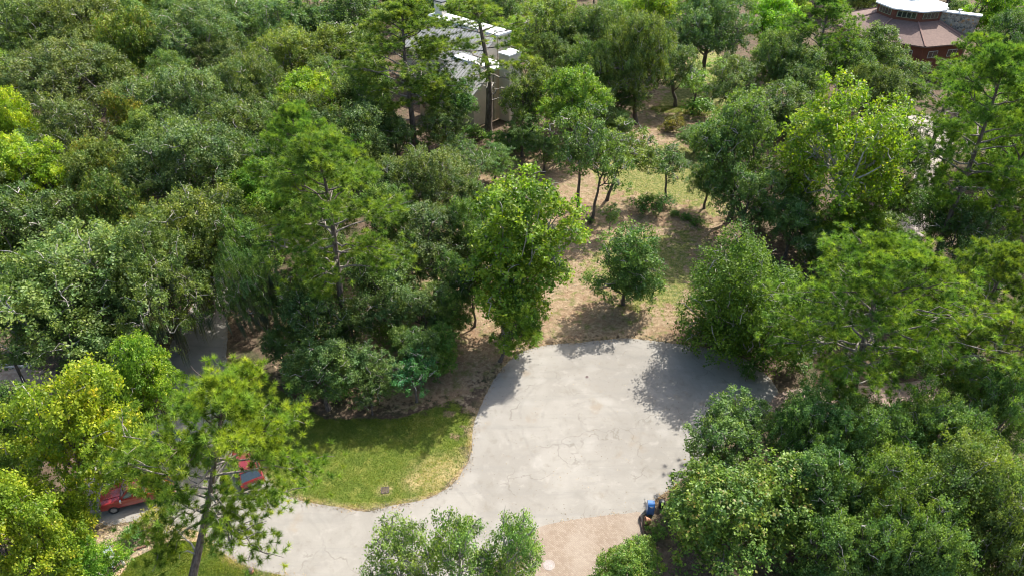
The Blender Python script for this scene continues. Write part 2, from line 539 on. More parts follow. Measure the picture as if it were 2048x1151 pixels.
BT('bushy', 67, M['oak'], M['bark'], 3.2, 8.0, 0.04, 42, 0.17, 24000, trunk_r=0.17, n_limb=6, toptwigs=1, mid=0.38, low=-0.9, lobe_r=(0.2, 0.36), spray=0.38, openness=0.06, cone=0.2)
BT('evergreen', 81, M['cedar'], M['palebark'], 5.0, 9.0, -0.03, 80, 0.17, 52000, mid=0.33, low=-0.95, trunk_r=0.3, n_limb=6, per_spray=30, spray=0.5, up=0.9, lobe_r=(0.16, 0.27), cone=0.1, toptwigs=1)
for i in range(3):
    BT('shrub%d' % i, 91 + i, M['shrub'], M['bark'], 1.6, 2.2, 0.0, 14, 0.16, 2600, trunk_r=0.05, n_limb=4, per_spray=16, spray=0.26, openness=0.08, lobe_r=(0.25, 0.42))
pine_template('pine0', 101, 5.4, 19, 0.42, 36, 2300, 50, trunk_r=0.30, L=.36)
pine_template('pine1', 102, 5.0, 20, 0.38, 40, 2300, 50, sparse=0.05, trunk_r=0.28, L=.36)
pine_template('pine2', 103, 4.2, 20, 0.45, 24, 900, 50, sparse=0.2, trunk_r=0.28, bare=6, L=.36)
pine_template('pine3', 104, 6.6, 17, 0.30, 48, 3400, 50, trunk_r=0.33, L=.36)

# ------------------------------------------------------------------ tree placement
# NAME per species: object name, category
KINDS = {'oakbig': ('oak_tree', 'tree'), 'oakmoss': ('oak_tree', 'tree'), 'oak': ('oak_tree', 'tree'), 'thin': ('young_tree', 'tree'),
         'bright': ('broadleaf_tree', 'tree'), 'sycamore': ('sycamore_tree', 'tree'), 'tallbroad': ('broadleaf_tree', 'tree'),
         'magnolia': ('magnolia_tree', 'tree'), 'scraggly': ('young_tree', 'tree'), 'bushy': ('oak_tree', 'tree'), 'evergreen': ('evergreen_tree', 'tree'),
         'shrub': ('shrub', 'shrub'), 'pine': ('pine_tree', 'pine tree')}
VARN = {'oakbig': 3, 'oak': 3, 'thin': 2, 'bright': 3, 'magnolia': 2, 'shrub': 3, 'pine': 4}
rnd = random.Random(5)
PLACED = []; NICK = []
def plant(sp, loc, r, H, label, tint=(1, 1, 1), rz=None, var=None, group=None, lean=0.0, limbs=True):
    base = sp.rstrip('0123456789')
    key = sp if sp in TEMPL else '%s%d' % (sp, (rnd.randrange(VARN[sp]) if var is None else var))
    t = TEMPL[key]
    nm, cat = KINDS[base]
    root = empty(nm, (loc[0], loc[1], 0), rnd.uniform(0, 6.28) if rz is None else rz)
    if lean:
        root.rotation_euler = (Matrix.Rotation(math.atan(lean), 3, 'Y') @ Matrix.Rotation(root.rotation_euler.z, 3, 'Z')).to_euler()
    s = r / t['R']; sz = H / t['H']
    root.scale = (s, s, sz)
    tag(root, label, cat, group)
    put('trunk', t['trunk'], root)
    c = put('crown', t['crown'], root); c.color = (*tint, 1)
    if limbs:
        for m in t['limbs']:
            q = put(m.name.split('.')[0], m, root)
            if m.name.startswith('twigs'): q['kind'] = 'stuff'
    if 'moss' in t:
        mo = put('moss', t['moss'], root)
    PLACED.append((loc[0], loc[1], r)); NICK.append(label)
    return root

def tree(sp, u, v, rp, H, label, tint=(1, 1, 1), **k):
    """crown centre seen at photo pixel (u, v), crown half-width rp pixels, real height H metres"""
    base_key = sp if sp in TEMPL else sp + '0'
    t = TEMPL[base_key]
    foot = k.pop('foot', None)
    if foot:
        loc = g(*foot)
        zc = height_at(v, loc.y)
        H = zc / (t['zc'] / t['H'])
        d = ray(u, v); r = rp * (loc.y / d[1]) / FPX
        k['lean'] = max(-0.33, min(0.33, (d[0] / d[1] * loc.y - loc.x) / zc))
        return plant(sp, loc, r, H, label, tint, **k)
    zc = t['zc'] / t['H'] * H
    loc = g(u, v, zc)
    r = rp * depth_of(u, v, zc) / FPX
    return plant(sp, loc, r, H, label, tint, **k)

# ------------------------------------------------------------------ ground, roads, lawns
def catmull(P, sub=8, closed=True):
    P = [np.asarray(p, float) for p in P]; n = len(P); out = []
    rng = range(n) if closed else range(n - 1)
    for i in rng:
        if closed: p0, p1, p2, p3 = P[i-1], P[i], P[(i+1) % n], P[(i+2) % n]
        else: p0, p1, p2, p3 = P[max(i-1, 0)], P[i], P[i+1], P[min(i+2, n-1)]
        for k in range(sub):
            t = k / sub
            out.append(0.5 * ((2*p1) + (-p0+p2)*t + (2*p0-5*p1+4*p2-p3)*t*t + (-p0+3*p1-3*p2+p3)*t**3))
    if not closed: out.append(P[-1])
    return np.array(out)

def G2(pts): return [tuple(g(u, v)[:2]) for u, v in pts]

def poly_field(poly, X, Y):
    """signed distance (positive inside) of points to a polygon"""
    P = np.asarray(poly); Q = np.roll(P, -1, axis=0)
    best = np.full(X.shape, 1e9); inside = np.zeros(X.shape, bool)
    for (ax, ay), (bx, by) in zip(P, Q):
        dx, dy = bx - ax, by - ay
        t = np.clip(((X - ax) * dx + (Y - ay) * dy) / (dx*dx + dy*dy + 1e-9), 0, 1)
        best = np.minimum(best, np.hypot(X - ax - t*dx, Y - ay - t*dy))
        c = ((ay > Y) != (by > Y)) & (X < (bx - ax) * (Y - ay) / (by - ay + 1e-12) + ax)
        inside ^= c
    return np.where(inside, best, -best)

def sheet(name, poly, z, mat, jag=0.0, skirt=True, seed=1):
    rg = np.random.default_rng(seed)
    P = np.array(poly, float)
    # resample evenly
    Q = np.vstack([P, P[:1]]); seg = np.hypot(*np.diff(Q, axis=0).T); s = np.concatenate([[0], np.cumsum(seg)])
    n = int(s[-1] / 0.35); u = np.linspace(0, s[-1], n, endpoint=False)
    P = np.stack([np.interp(u, s, Q[:, 0]), np.interp(u, s, Q[:, 1])], 1)
    if jag:
        j = rg.normal(size=(n, 2)) * jag; k = rg.normal(size=(n // 6 + 1, 2)) * jag * 1.5
        P += j * 0.5 + np.stack([np.interp(np.arange(n), np.arange(len(k)) * 6, k[:, c]) for c in range(2)], 1)
    tris = tessellate_polygon([[Vector((*p, 0)) for p in P]])
    V = [(x, y, z) for x, y in P]; F = [tuple(t) for t in tris]
    nn = len(P)
    F = [f if np.cross(P[f[1]] - P[f[0]], P[f[2]] - P[f[0]]) > 0 else f[::-1] for f in F]
    if skirt:
        V += [(x, y, z - 0.15) for x, y in P]
        F += [(i, i + nn, (i + 1) % nn + nn, (i + 1) % nn) for i in range(nn)]
    me = bpy.data.meshes.new(name); me.from_pydata(V, [], F); me.materials.append(mat); me.update()
    o = put(name, me)
    o['kind'] = 'structure'
    return o

road_px_outer = [(1290, 1030), (1312, 1000), (1345, 975), (1400, 930), (1470, 870), (1530, 832), (1560, 800), (1545, 765), (1510, 728), (1460, 706), (1400, 693), (1340, 684), (1290, 678), (1240, 677),
                 (1190, 681), (1150, 686), (1100, 689), (1060, 696), (1030, 712), (1000, 742), (975, 785), (952, 835), (942, 880), (936, 920), (915, 955), (885, 980), (830, 1001), (780, 1012), (740, 1018),
                 (690, 1016), (640, 1008), (600, 998), (565, 986), (540, 965), (515, 930), (490, 880), (470, 820), (458, 760), (452, 700), (455, 640), (462, 590), (475, 540), (485, 500), (480, 470), (478, 440),
                 (440, 440), (425, 480), (420, 520), (400, 570), (380, 620), (355, 660), (335, 700), (325, 760), (315, 830), (290, 870), (222, 888), (180, 925), (176, 1000), (205, 1048), (260, 1042), (330, 1046), (395, 1062), (425, 1085),
                 (460, 1113), (510, 1135), (580, 1153), (680, 1172), (800, 1182), (900, 1170), (1000, 1120), (1072, 1062), (1130, 1046), (1200, 1036), (1250, 1032)]
road_poly = catmull(G2(road_px_outer), 4)
paver_poly = catmull(G2([(1068, 1058), (1130, 1041), (1200, 1031), (1250, 1027), (1284, 1025), (1282, 1075), (1290, 1120), (1300, 1220), (1180, 1260), (1020, 1260), (1040, 1160), (1055, 1100)]), 4)
drive_r_poly = catmull(G2([(1540, 800), (1580, 778), (1640, 772), (1720, 770), (1800, 765), (1870, 760), (1930, 800), (1900, 850), (1800, 850), (1700, 850), (1600, 850), (1550, 835)]), 4)
drive_n_poly = catmull(G2([(1805, 235), (1850, 228), (1900, 240), (1895, 300), (1870, 360), (1865, 420), (1850, 470), (1800, 510), (1740, 560), (1690, 620), (1650, 690), (1610, 720), (1590, 700), (1640, 610), (1680, 560), (1735, 510), (1790, 460), (1822, 400), (1828, 340), (1840, 290), (1812, 262)]), 4)
lawn_poly = G2([(565, 986), (640, 1008), (740, 1018), (830, 1001), (885, 980), (936, 920), (942, 880), (955, 830), (905, 800), (800, 838), (650, 838), (560, 780), (490, 715), (455, 720), (470, 820), (490, 880), (515, 930), (540, 965)])
lawn2_poly = G2([(425, 1085), (460, 1113), (510, 1135), (580, 1153), (680, 1172), (700, 1300), (200, 1300), (240, 1151), (262, 1118), (300, 1100), (345, 1080)])
bed_poly = G2([(225, 1052), (330, 1046), (395, 1062), (425, 1085), (345, 1080), (300, 1100), (262, 1118), (240, 1160), (190, 1160), (190, 1060)])
lot_poly = G2([(1000, 742), (1060, 696), (1190, 680), (1290, 677), (1400, 692), (1430, 600), (1430, 500), (1470, 380), (1460, 250), (1480, 130), (1400, 90), (1290, 200), (1200, 280), (1000, 300), (880, 310), (880, 480), (820, 560), (640, 560), (560, 620), (560, 760), (800, 820), (905, 800), (960, 760)])
green1 = G2([(1190, 300), (1430, 290), (1450, 440), (1350, 405), (1230, 385), (1190, 350)])
green2 = G2([(1370, 80), (1500, 80), (1480, 215), (1400, 235), (1300, 220), (1330, 160)])
green3 = G2([(1170, 500), (1270, 470), (1420, 450), (1430, 590), (1390, 640), (1240, 620), (1150, 560)])
pink_poly = G2([(-60, 735), (60, 735), (150, 760), (100, 810), (-60, 800)])

def axis(lo, hi, a, b, fine, coarse):
    x = list(np.arange(a, b, fine)); s = fine; v = a
    L = []
    while v > lo: s = min(s * 1.18, coarse); v -= s; L.append(v)
    Rr = []; v = x[-1]; s = fine
    while v < hi: s = min(s * 1.18, coarse); v += s; Rr.append(v)
    return np.array(L[::-1] + x + Rr)
gx = axis(-900, 900, -45, 45, 0.4, 60); gy = axis(-300, 1500, 22, 112, 0.4, 60)
GX, GY = np.meshgrid(gx, gy)
def soft(poly, w=1.2): return np.clip(poly_field(poly, GX, GY) / w * 0.5 + 0.5, 0, 1)
rs = np.random.default_rng(9)
wx = GX + 0.9 * np.sin(GY * 0.9) + 0.5 * np.sin(GY * 2.3 + 1); 
pave_d = np.maximum.reduce([poly_field(p, GX, GY) for p in (road_poly, paver_poly, drive_r_poly, drive_n_poly)])
m_lawn = np.maximum(soft(lawn_poly, 1.0), soft(lawn2_poly, 0.3))
bare = np.clip(soft(G2([(860, 740), (1000, 740), (960, 820), (950, 905), (895, 920), (860, 840)]), 2.5), 0, 1)
bare = bare * np.clip(0.55 + 0.6 * np.sin(GX * 2.1 + np.sin(GY * 1.7)) * np.sin(GY * 2.7 + GX), 0, 1)
m_lawn = m_lawn * (1 - 0.8 * bare)
m_lot = np.maximum(soft(lot_poly, 3.0), bare)
m_green = np.maximum.reduce([soft(green1, 4), soft(green2, 5), soft(green3, 4) * 0.75])
m_pink = np.maximum(soft(pink_poly, 1.5), soft(bed_poly, 0.4))
und = 0.10 * np.sin(GX * 0.31 + 1) * np.sin(GY * 0.27) + 0.05 * np.sin(GX * 0.83) * np.sin(GY * 0.71 + 2)
fall = np.clip((-pave_d - 0.6) / 4.0, 0, 1) * (1 - np.clip(m_lawn * 1.0, 0, 1) * 0.5)
GZ = und * fall + 0.03 * np.clip(-pave_d / 0.6, 0, 1)
GZ = np.where(pave_d > 0, -0.02, GZ)
def ground_z(x, y):
    i = min(max(int(np.searchsorted(gx, x)) - 1, 0), len(gx) - 2); j = min(max(int(np.searchsorted(gy, y)) - 1, 0), len(gy) - 2)
    a = (x - gx[i]) / (gx[i+1] - gx[i]); b = (y - gy[j]) / (gy[j+1] - gy[j])
    return float((GZ[j, i] * (1-a) + GZ[j, i+1] * a) * (1-b) + (GZ[j+1, i] * (1-a) + GZ[j+1, i+1] * a) * b)

# ground material: forest litter, dry straw, grass, bare soil, blended by mask and noise
m, nt, out = new_mat('ground_cover'); t = NT(nt)
pos = t.n('NewGeometry').outputs['Position']
n1 = t.noise(pos, 0.35, 6, 0.6); n2 = t.noise(pos, 2.2, 6, 0.65); n3 = t.noise(pos, 14.0, 5, 0.7); n4 = t.noise(pos, 0.9, 5, 0.6)
litter = t.mix(t.ramp(n2, 0.3, 0.7), (0.068, 0.048, 0.034), (0.184, 0.132, 0.092))
litter = t.mix(t.ramp(n1, 0.45, 0.65, 0, 0.6), litter, (0.048, 0.068, 0.024))
straw = t.mix(t.ramp(n2, 0.35, 0.68), (0.235, 0.160, 0.098), (0.37, 0.285, 0.185))
straw = t.mix(t.ramp(n1, 0.48, 0.66, 0, 0.55), straw, (0.225, 0.130, 0.080))
straw = t.mix(t.ramp(n4, 0.50, 0.64, 0, 0.8), straw, (0.145, 0.155, 0.050))
straw = t.mix(t.ramp(n3, 0.50, 0.72, 0, 0.5), straw, (0.10, 0.075, 0.042))
straw = t.mix(t.ramp(n3, 0.46, 0.30, 0, 0.35), straw, (0.46, 0.38, 0.26))
yg = t.mix(t.ramp(n2, 0.35, 0.7), (0.105, 0.140, 0.032), (0.30, 0.265, 0.105))
grass = t.mix(t.ramp(n3, 0.3, 0.7), (0.070, 0.110, 0.016), (0.150, 0.190, 0.032))
grass = t.mix(t.ramp(n4, 0.46, 0.66, 0, 0.6), grass, (0.25, 0.25, 0.06))
soil = t.mix(t.ramp(n2, 0.3, 0.7), (0.33, 0.22, 0.15), (0.50, 0.38, 0.28))
def amask(nm, w=0.35, src=n2):
    a = t.attr(nm).outputs['Fac']
    s = t.math('ADD', a, t.math('MULTIPLY', t.math('SUBTRACT', src, 0.5), w * 4))
    return t.ramp(s, 0.4, 0.6)
c = t.mix(amask('lot'), litter, straw)
c = t.mix(amask('green', 0.6, n4), c, yg)
c = t.mix(amask('soil', 0.2), c, soil)
c = t.mix(amask('lawn', 0.18), c, grass)
dry = t.math('MULTIPLY', t.attr('dry').outputs['Fac'], t.ramp(n2, 0.36, 0.56, 0.15, 1.0))
c = t.mix(dry, c, t.mix(t.ramp(n3, 0.3, 0.7), (0.40, 0.29, 0.13), (0.55, 0.43, 0.24)))
p = t.n('BsdfPrincipled', Roughness=0.95); p.inputs['Specular IOR Level'].default_value = 0.15
t.l(c, p.inputs['Base Color'])
b = t.n('Bump', Strength=0.8, Distance=0.12)
t.l(t.math('ADD', n3, t.math('MULTIPLY', n2, 1.5)), b.inputs['Height']); t.l(b.outputs[0], p.inputs['Normal'])
t.l(p.outputs[0], out.inputs['Surface'])
M['ground'] = m

ny, nx = GX.shape
V = np.stack([GX, GY, GZ], 2).reshape(-1, 3)
idx = np.arange(ny * nx).reshape(ny, nx)
F = np.stack([idx[:-1, :-1], idx[:-1, 1:], idx[1:, 1:], idx[1:, :-1]], 2).reshape(-1, 4)
me = np_mesh('ground', V, F, M['ground'], None, True)
# dry fringe of the lawn beside the pavement and a worn patch at its right end
patch = g(905, 950); patch2 = g(870, 975)
m_dry = np.clip(1 - np.abs(-pave_d - 0.12) / 0.42, 0, 1) * 0.95
m_dry = np.maximum(m_dry, 0.85 * np.clip(1.3 - np.hypot((GX - patch.x) / 3.4, (GY - patch.y) / 2.2), 0, 1))
m_dry = np.maximum(m_dry, 0.9 * np.clip(1.4 - np.hypot((GX - patch2.x + 1.6) / 1.0, (GY - patch2.y - .6) / 0.9), 0, 1))
dg = g(770, 979)
m_dry = np.maximum(m_dry, np.clip(1.6 - np.hypot(GX - dg.x, GY - dg.y) / 0.45, 0, 1))
m_dry = np.where(poly_field(road_poly, GX, GY) < -6, 0, m_dry) * np.clip(m_lawn + 0.3, 0, 1)
for nm, arr in (('lawn', m_lawn), ('lot', m_lot), ('green', m_green * m_lot), ('soil', m_pink), ('dry', m_dry)):
    at = me.attributes.new(nm, 'FLOAT', 'POINT'); at.data.foreach_set('value', arr.astype(np.float32).ravel())
o = put('ground', me); o['kind'] = 'structure'

# worn pale asphalt with drifted sand, patches and cracks
m, nt, out = new_mat('worn_asphalt'); t = NT(nt)
pos = t.n('NewGeometry').outputs['Position']
a1 = t.noise(pos, 0.16, 5, 0.6, 0.6); a2 = t.noise(pos, 0.9, 6, 0.65, 0.3); a3 = t.noise(pos, 9.0, 4, 0.7); a4 = t.noise(pos, 45.0, 3, 0.8)
c = t.mix(t.ramp(a1, 0.36, 0.66), (0.226, 0.211, 0.185), (0.276, 0.260, 0.230))
c = t.mix(t.ramp(a2, 0.53, 0.72, 0, 0.5), c, (0.332, 0.311, 0.278))
c = t.mix(t.ramp(a2, 0.30, 0.46, 0.45, 0), c, (0.172, 0.152, 0.120))
mp = t.n('Mapping'); mp.inputs['Scale'].default_value = (0.10, 0.9, 1); mp.inputs['Rotation'].default_value = (0, 0, R(-22)); t.l(pos, mp.inputs['Vector'])
st = t.noise(mp.outputs[0], 1.1, 6, 0.7, 0.8)
c = t.mix(t.ramp(st, 0.48, 0.70, 0, 0.5), c, (0.199, 0.190, 0.172))
c = t.mix(t.ramp(a3, 0.54, 0.78, 0, 0.4), c, (0.159, 0.150, 0.133))
c = t.mix(t.ramp(a4, 0.55, 0.8, 0, 0.4), c, (0.389, 0.371, 0.340))
brown = t.noise(pos, 0.33, 4, 0.55)
c = t.mix(t.ramp(brown, 0.60, 0.72, 0, 0.5), c, (0.221, 0.172, 0.115))
# faint tyre arcs round the turning circle
cen = g(1180, 830)
vsub = t.n('VectorMath', operation='SUBTRACT'); t.l(pos, vsub.inputs[0]); vsub.inputs[1].default_value = (cen.x, cen.y - 1.0, 0)
vl = t.n('VectorMath', operation='LENGTH'); t.l(vsub.outputs[0], vl.inputs[0])
rr = t.math('ADD', vl.outputs['Value'], t.math('MULTIPLY', t.noise(pos, 0.12, 3), 3.0))
arc = t.math('SINE', t.math('MULTIPLY', rr, 3.6))
arc2 = t.math('SINE', t.math('MULTIPLY', rr, 9.3))
am = t.math('MULTIPLY', t.ramp(t.math('ADD', arc, arc2), 0.6, 1.7), t.ramp(t.noise(pos, 0.4, 5, 0.7), 0.42, 0.62, 0, 0.32))
c = t.mix(am, c, (0.185, 0.175, 0.155))
patchn = t.n('TexVoronoi', feature='SMOOTH_F1', Scale=0.42); patchn.inputs['Smoothness'].default_value = 0.6
t.l(pos, patchn.inputs['Vector'])
c = t.mix(t.ramp(t.math('ADD', patchn.outputs['Distance'], t.math('MULTIPLY', a3, 0.25)), 0.46, 0.26, 0, 0.20), c, (0.36, 0.345, 0.315))
# cracks
wv = t.n('Mix', data_type='RGBA'); wv.inputs[0].default_value = 0.16
nzc = t.n('TexNoise', Scale=0.7, Detail=6); t.l(pos, nzc.inputs['Vector'])
vadd = t.n('VectorMath', operation='ADD'); vs = t.n('VectorMath', operation='SCALE'); vs.inputs['Scale'].default_value = 2.4
t.l(nzc.outputs['Color'], vs.inputs[0]); t.l(pos, vadd.inputs[0]); t.l(vs.outputs[0], vadd.inputs[1])
vo = t.n('TexVoronoi', feature='DISTANCE_TO_EDGE', Scale=0.17); t.l(vadd.outputs[0], vo.inputs['Vector'])
ck = t.math('MULTIPLY', t.ramp(vo.outputs['Distance'], 0.003, 0.0105, 1, 0), t.ramp(t.noise(pos, 0.22, 3), 0.47, 0.58))
vo2 = t.n('TexVoronoi', feature='DISTANCE_TO_EDGE', Scale=0.5); t.l(vadd.outputs[0], vo2.inputs['Vector'])
ck2 = t.math('MULTIPLY', t.ramp(vo2.outputs['Distance'], 0.004, 0.012, 1, 0), t.ramp(t.noise(pos, 0.3, 3), 0.62, 0.74))
c = t.mix(t.math('MULTIPLY', t.math('MAXIMUM', ck, ck2), 0.5), c, (0.14, 0.125, 0.10))
p = t.n('BsdfPrincipled', Roughness=0.9); p.inputs['Specular IOR Level'].default_value = 0.25
t.l(c, p.inputs['Base Color'])
b = t.n('Bump', Strength=0.35, Distance=0.02); t.l(t.math('ADD', a4, a3), b.inputs['Height']); t.l(b.outputs[0], p.inputs['Normal'])
t.l(p.outputs[0], out.inputs['Surface'])
M['asphalt'] = m

# clay pavers
m, nt, out = new_mat('clay_pavers'); t = NT(nt)
pos = t.n('NewGeometry').outputs['Position']
mp = t.n('Mapping'); mp.inputs['Rotation'].default_value = (0, 0, R(40)); t.l(pos, mp.inputs['Vector'])
br = t.n('TexBrick', Scale=1.0)
br.inputs['Brick Width'].default_value = 0.24; br.inputs['Row Height'].default_value = 0.12
br.inputs['Mortar Size'].default_value = 0.010; br.inputs['Mortar Smooth'].default_value = 0.3
br.inputs['Color1'].default_value = (0.205, 0.152, 0.108, 1); br.inputs['Color2'].default_value = (0.270, 0.215, 0.158, 1); br.inputs['Mortar'].default_value = (0.16, 0.125, 0.10, 1)
t.l(mp.outputs[0], br.inputs['Vector'])
c = t.mix(t.ramp(t.noise(pos, 0.5, 5), 0.4, 0.65, 0, 0.45), br.outputs['Color'], (0.30, 0.255, 0.205))
c = t.mix(t.ramp(t.noise(pos, 3.0, 5), 0.5, 0.75, 0, 0.4), c, (0.17, 0.12, 0.09))
p = t.n('BsdfPrincipled', Roughness=0.85); t.l(c, p.inputs['Base Color'])
b = t.n('Bump', Strength=0.6, Distance=0.01); t.l(br.outputs['Fac'], b.inputs['Height']); b.invert = True; t.l(b.outputs[0], p.inputs['Normal'])
t.l(p.outputs[0], out.inputs['Surface'])
M['paver'] = m
M['concrete'] = plain_mat('pale_concrete', (0.30, 0.26, 0.23), 0.9, var=0.18, scale=1.3, bump=0.3)
M['tan'] = plain_mat('tan_drive_concrete', (0.25, 0.18, 0.14), 0.9, var=0.2, scale=1.1, bump=0.3)

sheet('road', road_poly, 0.006, M['asphalt'], 0.05)
sheet('paved_driveway', paver_poly, 0.012, M['paver'], 0.01, seed=2)
sheet('driveway', drive_r_poly, 0.014, M['tan'], 0.05, seed=3)
sheet('side_driveway', drive_n_poly, 0.010, M['concrete'], 0.04, seed=4)

# grass blades, straw and leaf litter: real geometry nobody could count
def scatter(poly, n, rg, avoid=0.0, bbox=None):
    P = np.array(poly); lo, hi = P.min(0), P.max(0)
    lo = np.maximum(lo, [-45, 24]); hi = np.minimum(hi, [45, 112])
    X = rg.uniform(lo[0], hi[0], n * 3); Y = rg.uniform(lo[1], hi[1], n * 3)
    d = poly_field(poly, X, Y)
    k = (d > -avoid) & (np.maximum.reduce([poly_field(p, X, Y) for p in (road_poly, paver_poly)]) < -0.0)
    return X[k][:n], Y[k][:n]
def zs(X, Y):
    i = np.clip(np.searchsorted(gx, X) - 1, 0, len(gx) - 2); j = np.clip(np.searchsorted(gy, Y) - 1, 0, len(gy) - 2)
    a = (X - gx[i]) / (gx[i+1] - gx[i]); b = (Y - gy[j]) / (gy[j+1] - gy[j])
    return (GZ[j, i] * (1-a) + GZ[j, i+1] * a) * (1-b) + (GZ[j+1, i] * (1-a) + GZ[j+1, i+1] * a) * b

M['blade'] = leaf_mat('grass_blades', (0.085, 0.125, 0.018), (0.215, 0.255, 0.045), 0.7, 0.35, 0.2, alt=(0.40, 0.34, 0.15))
M['straw'] = leaf_mat('fallen_straw', (0.12, 0.080, 0.050), (0.48, 0.37, 0.25), 0.9, 0.1, 0.1, alt=(0.13, 0.16, 0.05), tint_t=(1, 1, 1))
rg = np.random.default_rng(77)
def blades(name, polys, n, h, w, label_kind='stuff', dry_fn=None):
    Xs = []; Ys = []
    for pl in polys:
        x, y = scatter(pl, n, rg); Xs.append(x); Ys.append(y)
    X = np.concatenate(Xs); Y = np.concatenate(Ys); Z = zs(X, Y)
    k = len(X)
    a = rg.uniform(0, 6.28, k); hh = h * rg.uniform(0.5, 1.4, k)
    dx, dy = np.cos(a) * w, np.sin(a) * w
    lx, ly = rg.normal(0, 0.5, k) * hh, rg.normal(0, 0.5, k) * hh
    V = np.stack([np.stack([X - dx, Y - dy, Z - 0.01], 1), np.stack([X + dx, Y + dy, Z - 0.01], 1), np.stack([X + lx, Y + ly, Z + hh], 1)], 1).reshape(-1, 3)
    d = np.clip(-np.maximum(poly_field(road_poly, X, Y), poly_field(road_poly, X, Y)) , 0, 9)
    tone = np.clip(rg.normal(0.5, 0.2, k), 0, 0.85)
    drym = (rg.random(k) < np.clip(0.9 - d / 0.6, 0.04, 0.85)) | (rg.random(k) < 0.75 * np.clip(1.3 - np.hypot((X - patch.x) / 3.4, (Y - patch.y) / 2.2), 0, 1))
    tone = np.where(drym, 1.0, np.clip(tone + 0.22 * np.sin(X * 1.3 + np.sin(Y * 0.9) * 2) * np.sin(Y * 1.9 + 1), 0, 0.88))
    me = np_mesh(name, V, np.arange(len(V)).reshape(-1, 3), M['blade'], np.repeat(tone, 3))
    o = put(name, me); o['kind'] = 'stuff'
    return o
tag(blades('lawn_grass', [lawn_poly, lawn2_poly], 60000, 0.085, 0.022), 'short green lawn grass bordering the curved road', 'grass')
tag(blades('meadow_grass', [green1, green2, green3], 9000, 0.10, 0.03), 'patchy yellow green grass on the open lot', 'grass')
X, Y = scatter(lot_poly, 60000, rg); Z = zs(X, Y) + 0.02; k = len(X)
Nn = rg.normal(size=(k, 3)) * 0.45 + np.array([0, 0, 1])
L = rg.uniform(0.05, 0.20, k)
V, F = leaf_quads(rg, np.stack([X, Y, Z], 1), Nn, L, L * rg.uniform(0.15, 0.5, k))
tn = np.clip(rg.normal(0.5, 0.28, k), 0, 0.89); tn[rg.random(k) < 0.10] = 1
tag(put('leaf_litter', np_mesh('leaf_litter', V, F, M['straw'], np.repeat(tn, 4))), 'dry leaves and pine straw strewn over the open lot', 'leaf litter', kind='stuff')
P_ = np.array(list(road_poly)); Q_ = np.roll(P_, -1, axis=0); k = 9000
ii = rg.integers(0, len(P_), k); tt = rg.random(k)[:, None]
XY = P_[ii] * (1 - tt) + Q_[ii] * tt + rg.normal(0, 0.22, (k, 2))
keep = (poly_field(paver_poly, XY[:, 0], XY[:, 1]) < 0) & (XY[:, 1] < 70); XY = XY[keep]; k = len(XY)
L = rg.uniform(0.04, 0.15, k)
V, F = leaf_quads(rg, np.column_stack([XY, np.full(k, 0.035)]), rg.normal(size=(k, 3)) * 0.4 + np.array([0, 0, 1]), L, L * 0.5)
tag(put('leaf_drift', np_mesh('leaf_drift', V, F, M['straw'], np.repeat(np.clip(rg.normal(0.45, 0.25, k), 0, 0.89), 4))), 'thin drift of dead leaves along the rim of the pavement', 'leaf litter', kind='stuff')
k = 1500; X = rg.uniform(-4, 22, k); Y = rg.uniform(30, 53, k); kk = poly_field(road_poly, X, Y) > 0; X, Y = X[kk], Y[kk]; k = len(X)
L = rg.uniform(0.03, 0.10, k)
V, F = leaf_quads(rg, np.stack([X, Y, np.full(k, 0.02)], 1), rg.normal(size=(k, 3)) * 0.3 + np.array([0, 0, 1]), L, L * 0.6)
tag(put('scattered_leaves', np_mesh('scattered_leaves', V, F, M['straw'], np.repeat(np.clip(rg.normal(0.25, 0.2, k), 0, 0.89), 4))), 'few small dead leaves blown over the turning circle', 'leaf litter', kind='stuff')
# a thin drift of leaves along the pavement edge and the mulch bed
X, Y = scatter(bed_poly, 3500, rg); Z = zs(X, Y) + 0.02; k = len(X)
L = rg.uniform(0.06, 0.2, k)
V, F = leaf_quads(rg, np.stack([X, Y, Z], 1), rg.normal(size=(k, 3)) * 0.5 + np.array([0, 0, 1]), L, L * 0.4)
tag(put('mulch', np_mesh('mulch', V, F, M['straw'], np.repeat(np.clip(rg.normal(0.7, 0.2, k), 0, 0.89), 4))), 'pale wood mulch in the small planting bed beside the lawn', 'mulch', kind='stuff')

# ------------------------------------------------------------------ octagonal house (far right)
M['rshingle'] = plain_mat('red_brown_shingles', (0.165, 0.108, 0.088), 0.9, var=0.16, scale=2.5, bump=0.5, bscale=9)
M['ridge'] = plain_mat('ridge_shingles', (0.25, 0.15, 0.12), 0.9, var=0.08)
M['redwood'] = plain_mat('red_stained_siding', (0.135, 0.044, 0.024), 0.75, var=0.12, scale=1.2)
M['whiteroof'] = plain_mat('white_roof_coating', (0.82, 0.83, 0.84), 0.55, var=0.03)
M['trim'] = plain_mat('white_trim', (0.55, 0.56, 0.52), 0.6, var=0.04)
M['olivetrim'] = plain_mat('olive_window_trim', (0.22, 0.23, 0.15), 0.7, var=0.05)
M['darkglass'] = plain_mat('dark_window_glass', (0.02, 0.025, 0.03), 0.08, var=0.1, spec=0.8)
M['skylight'] = plain_mat('frosted_skylight', (0.50, 0.54, 0.56), 0.25, var=0.05)
m, nt, out = new_mat('rubble_stone'); t = NT(nt)
tc = t.n('TexCoord').outputs['Object']
vo = t.n('TexVoronoi', feature='F1', Scale=2.6); t.l(tc, vo.inputs['Vector'])
ve = t.n('TexVoronoi', feature='DISTANCE_TO_EDGE', Scale=2.6); t.l(tc, ve.inputs['Vector'])
sep = t.n('SeparateColor'); t.l(vo.outputs['Color'], sep.inputs[0])
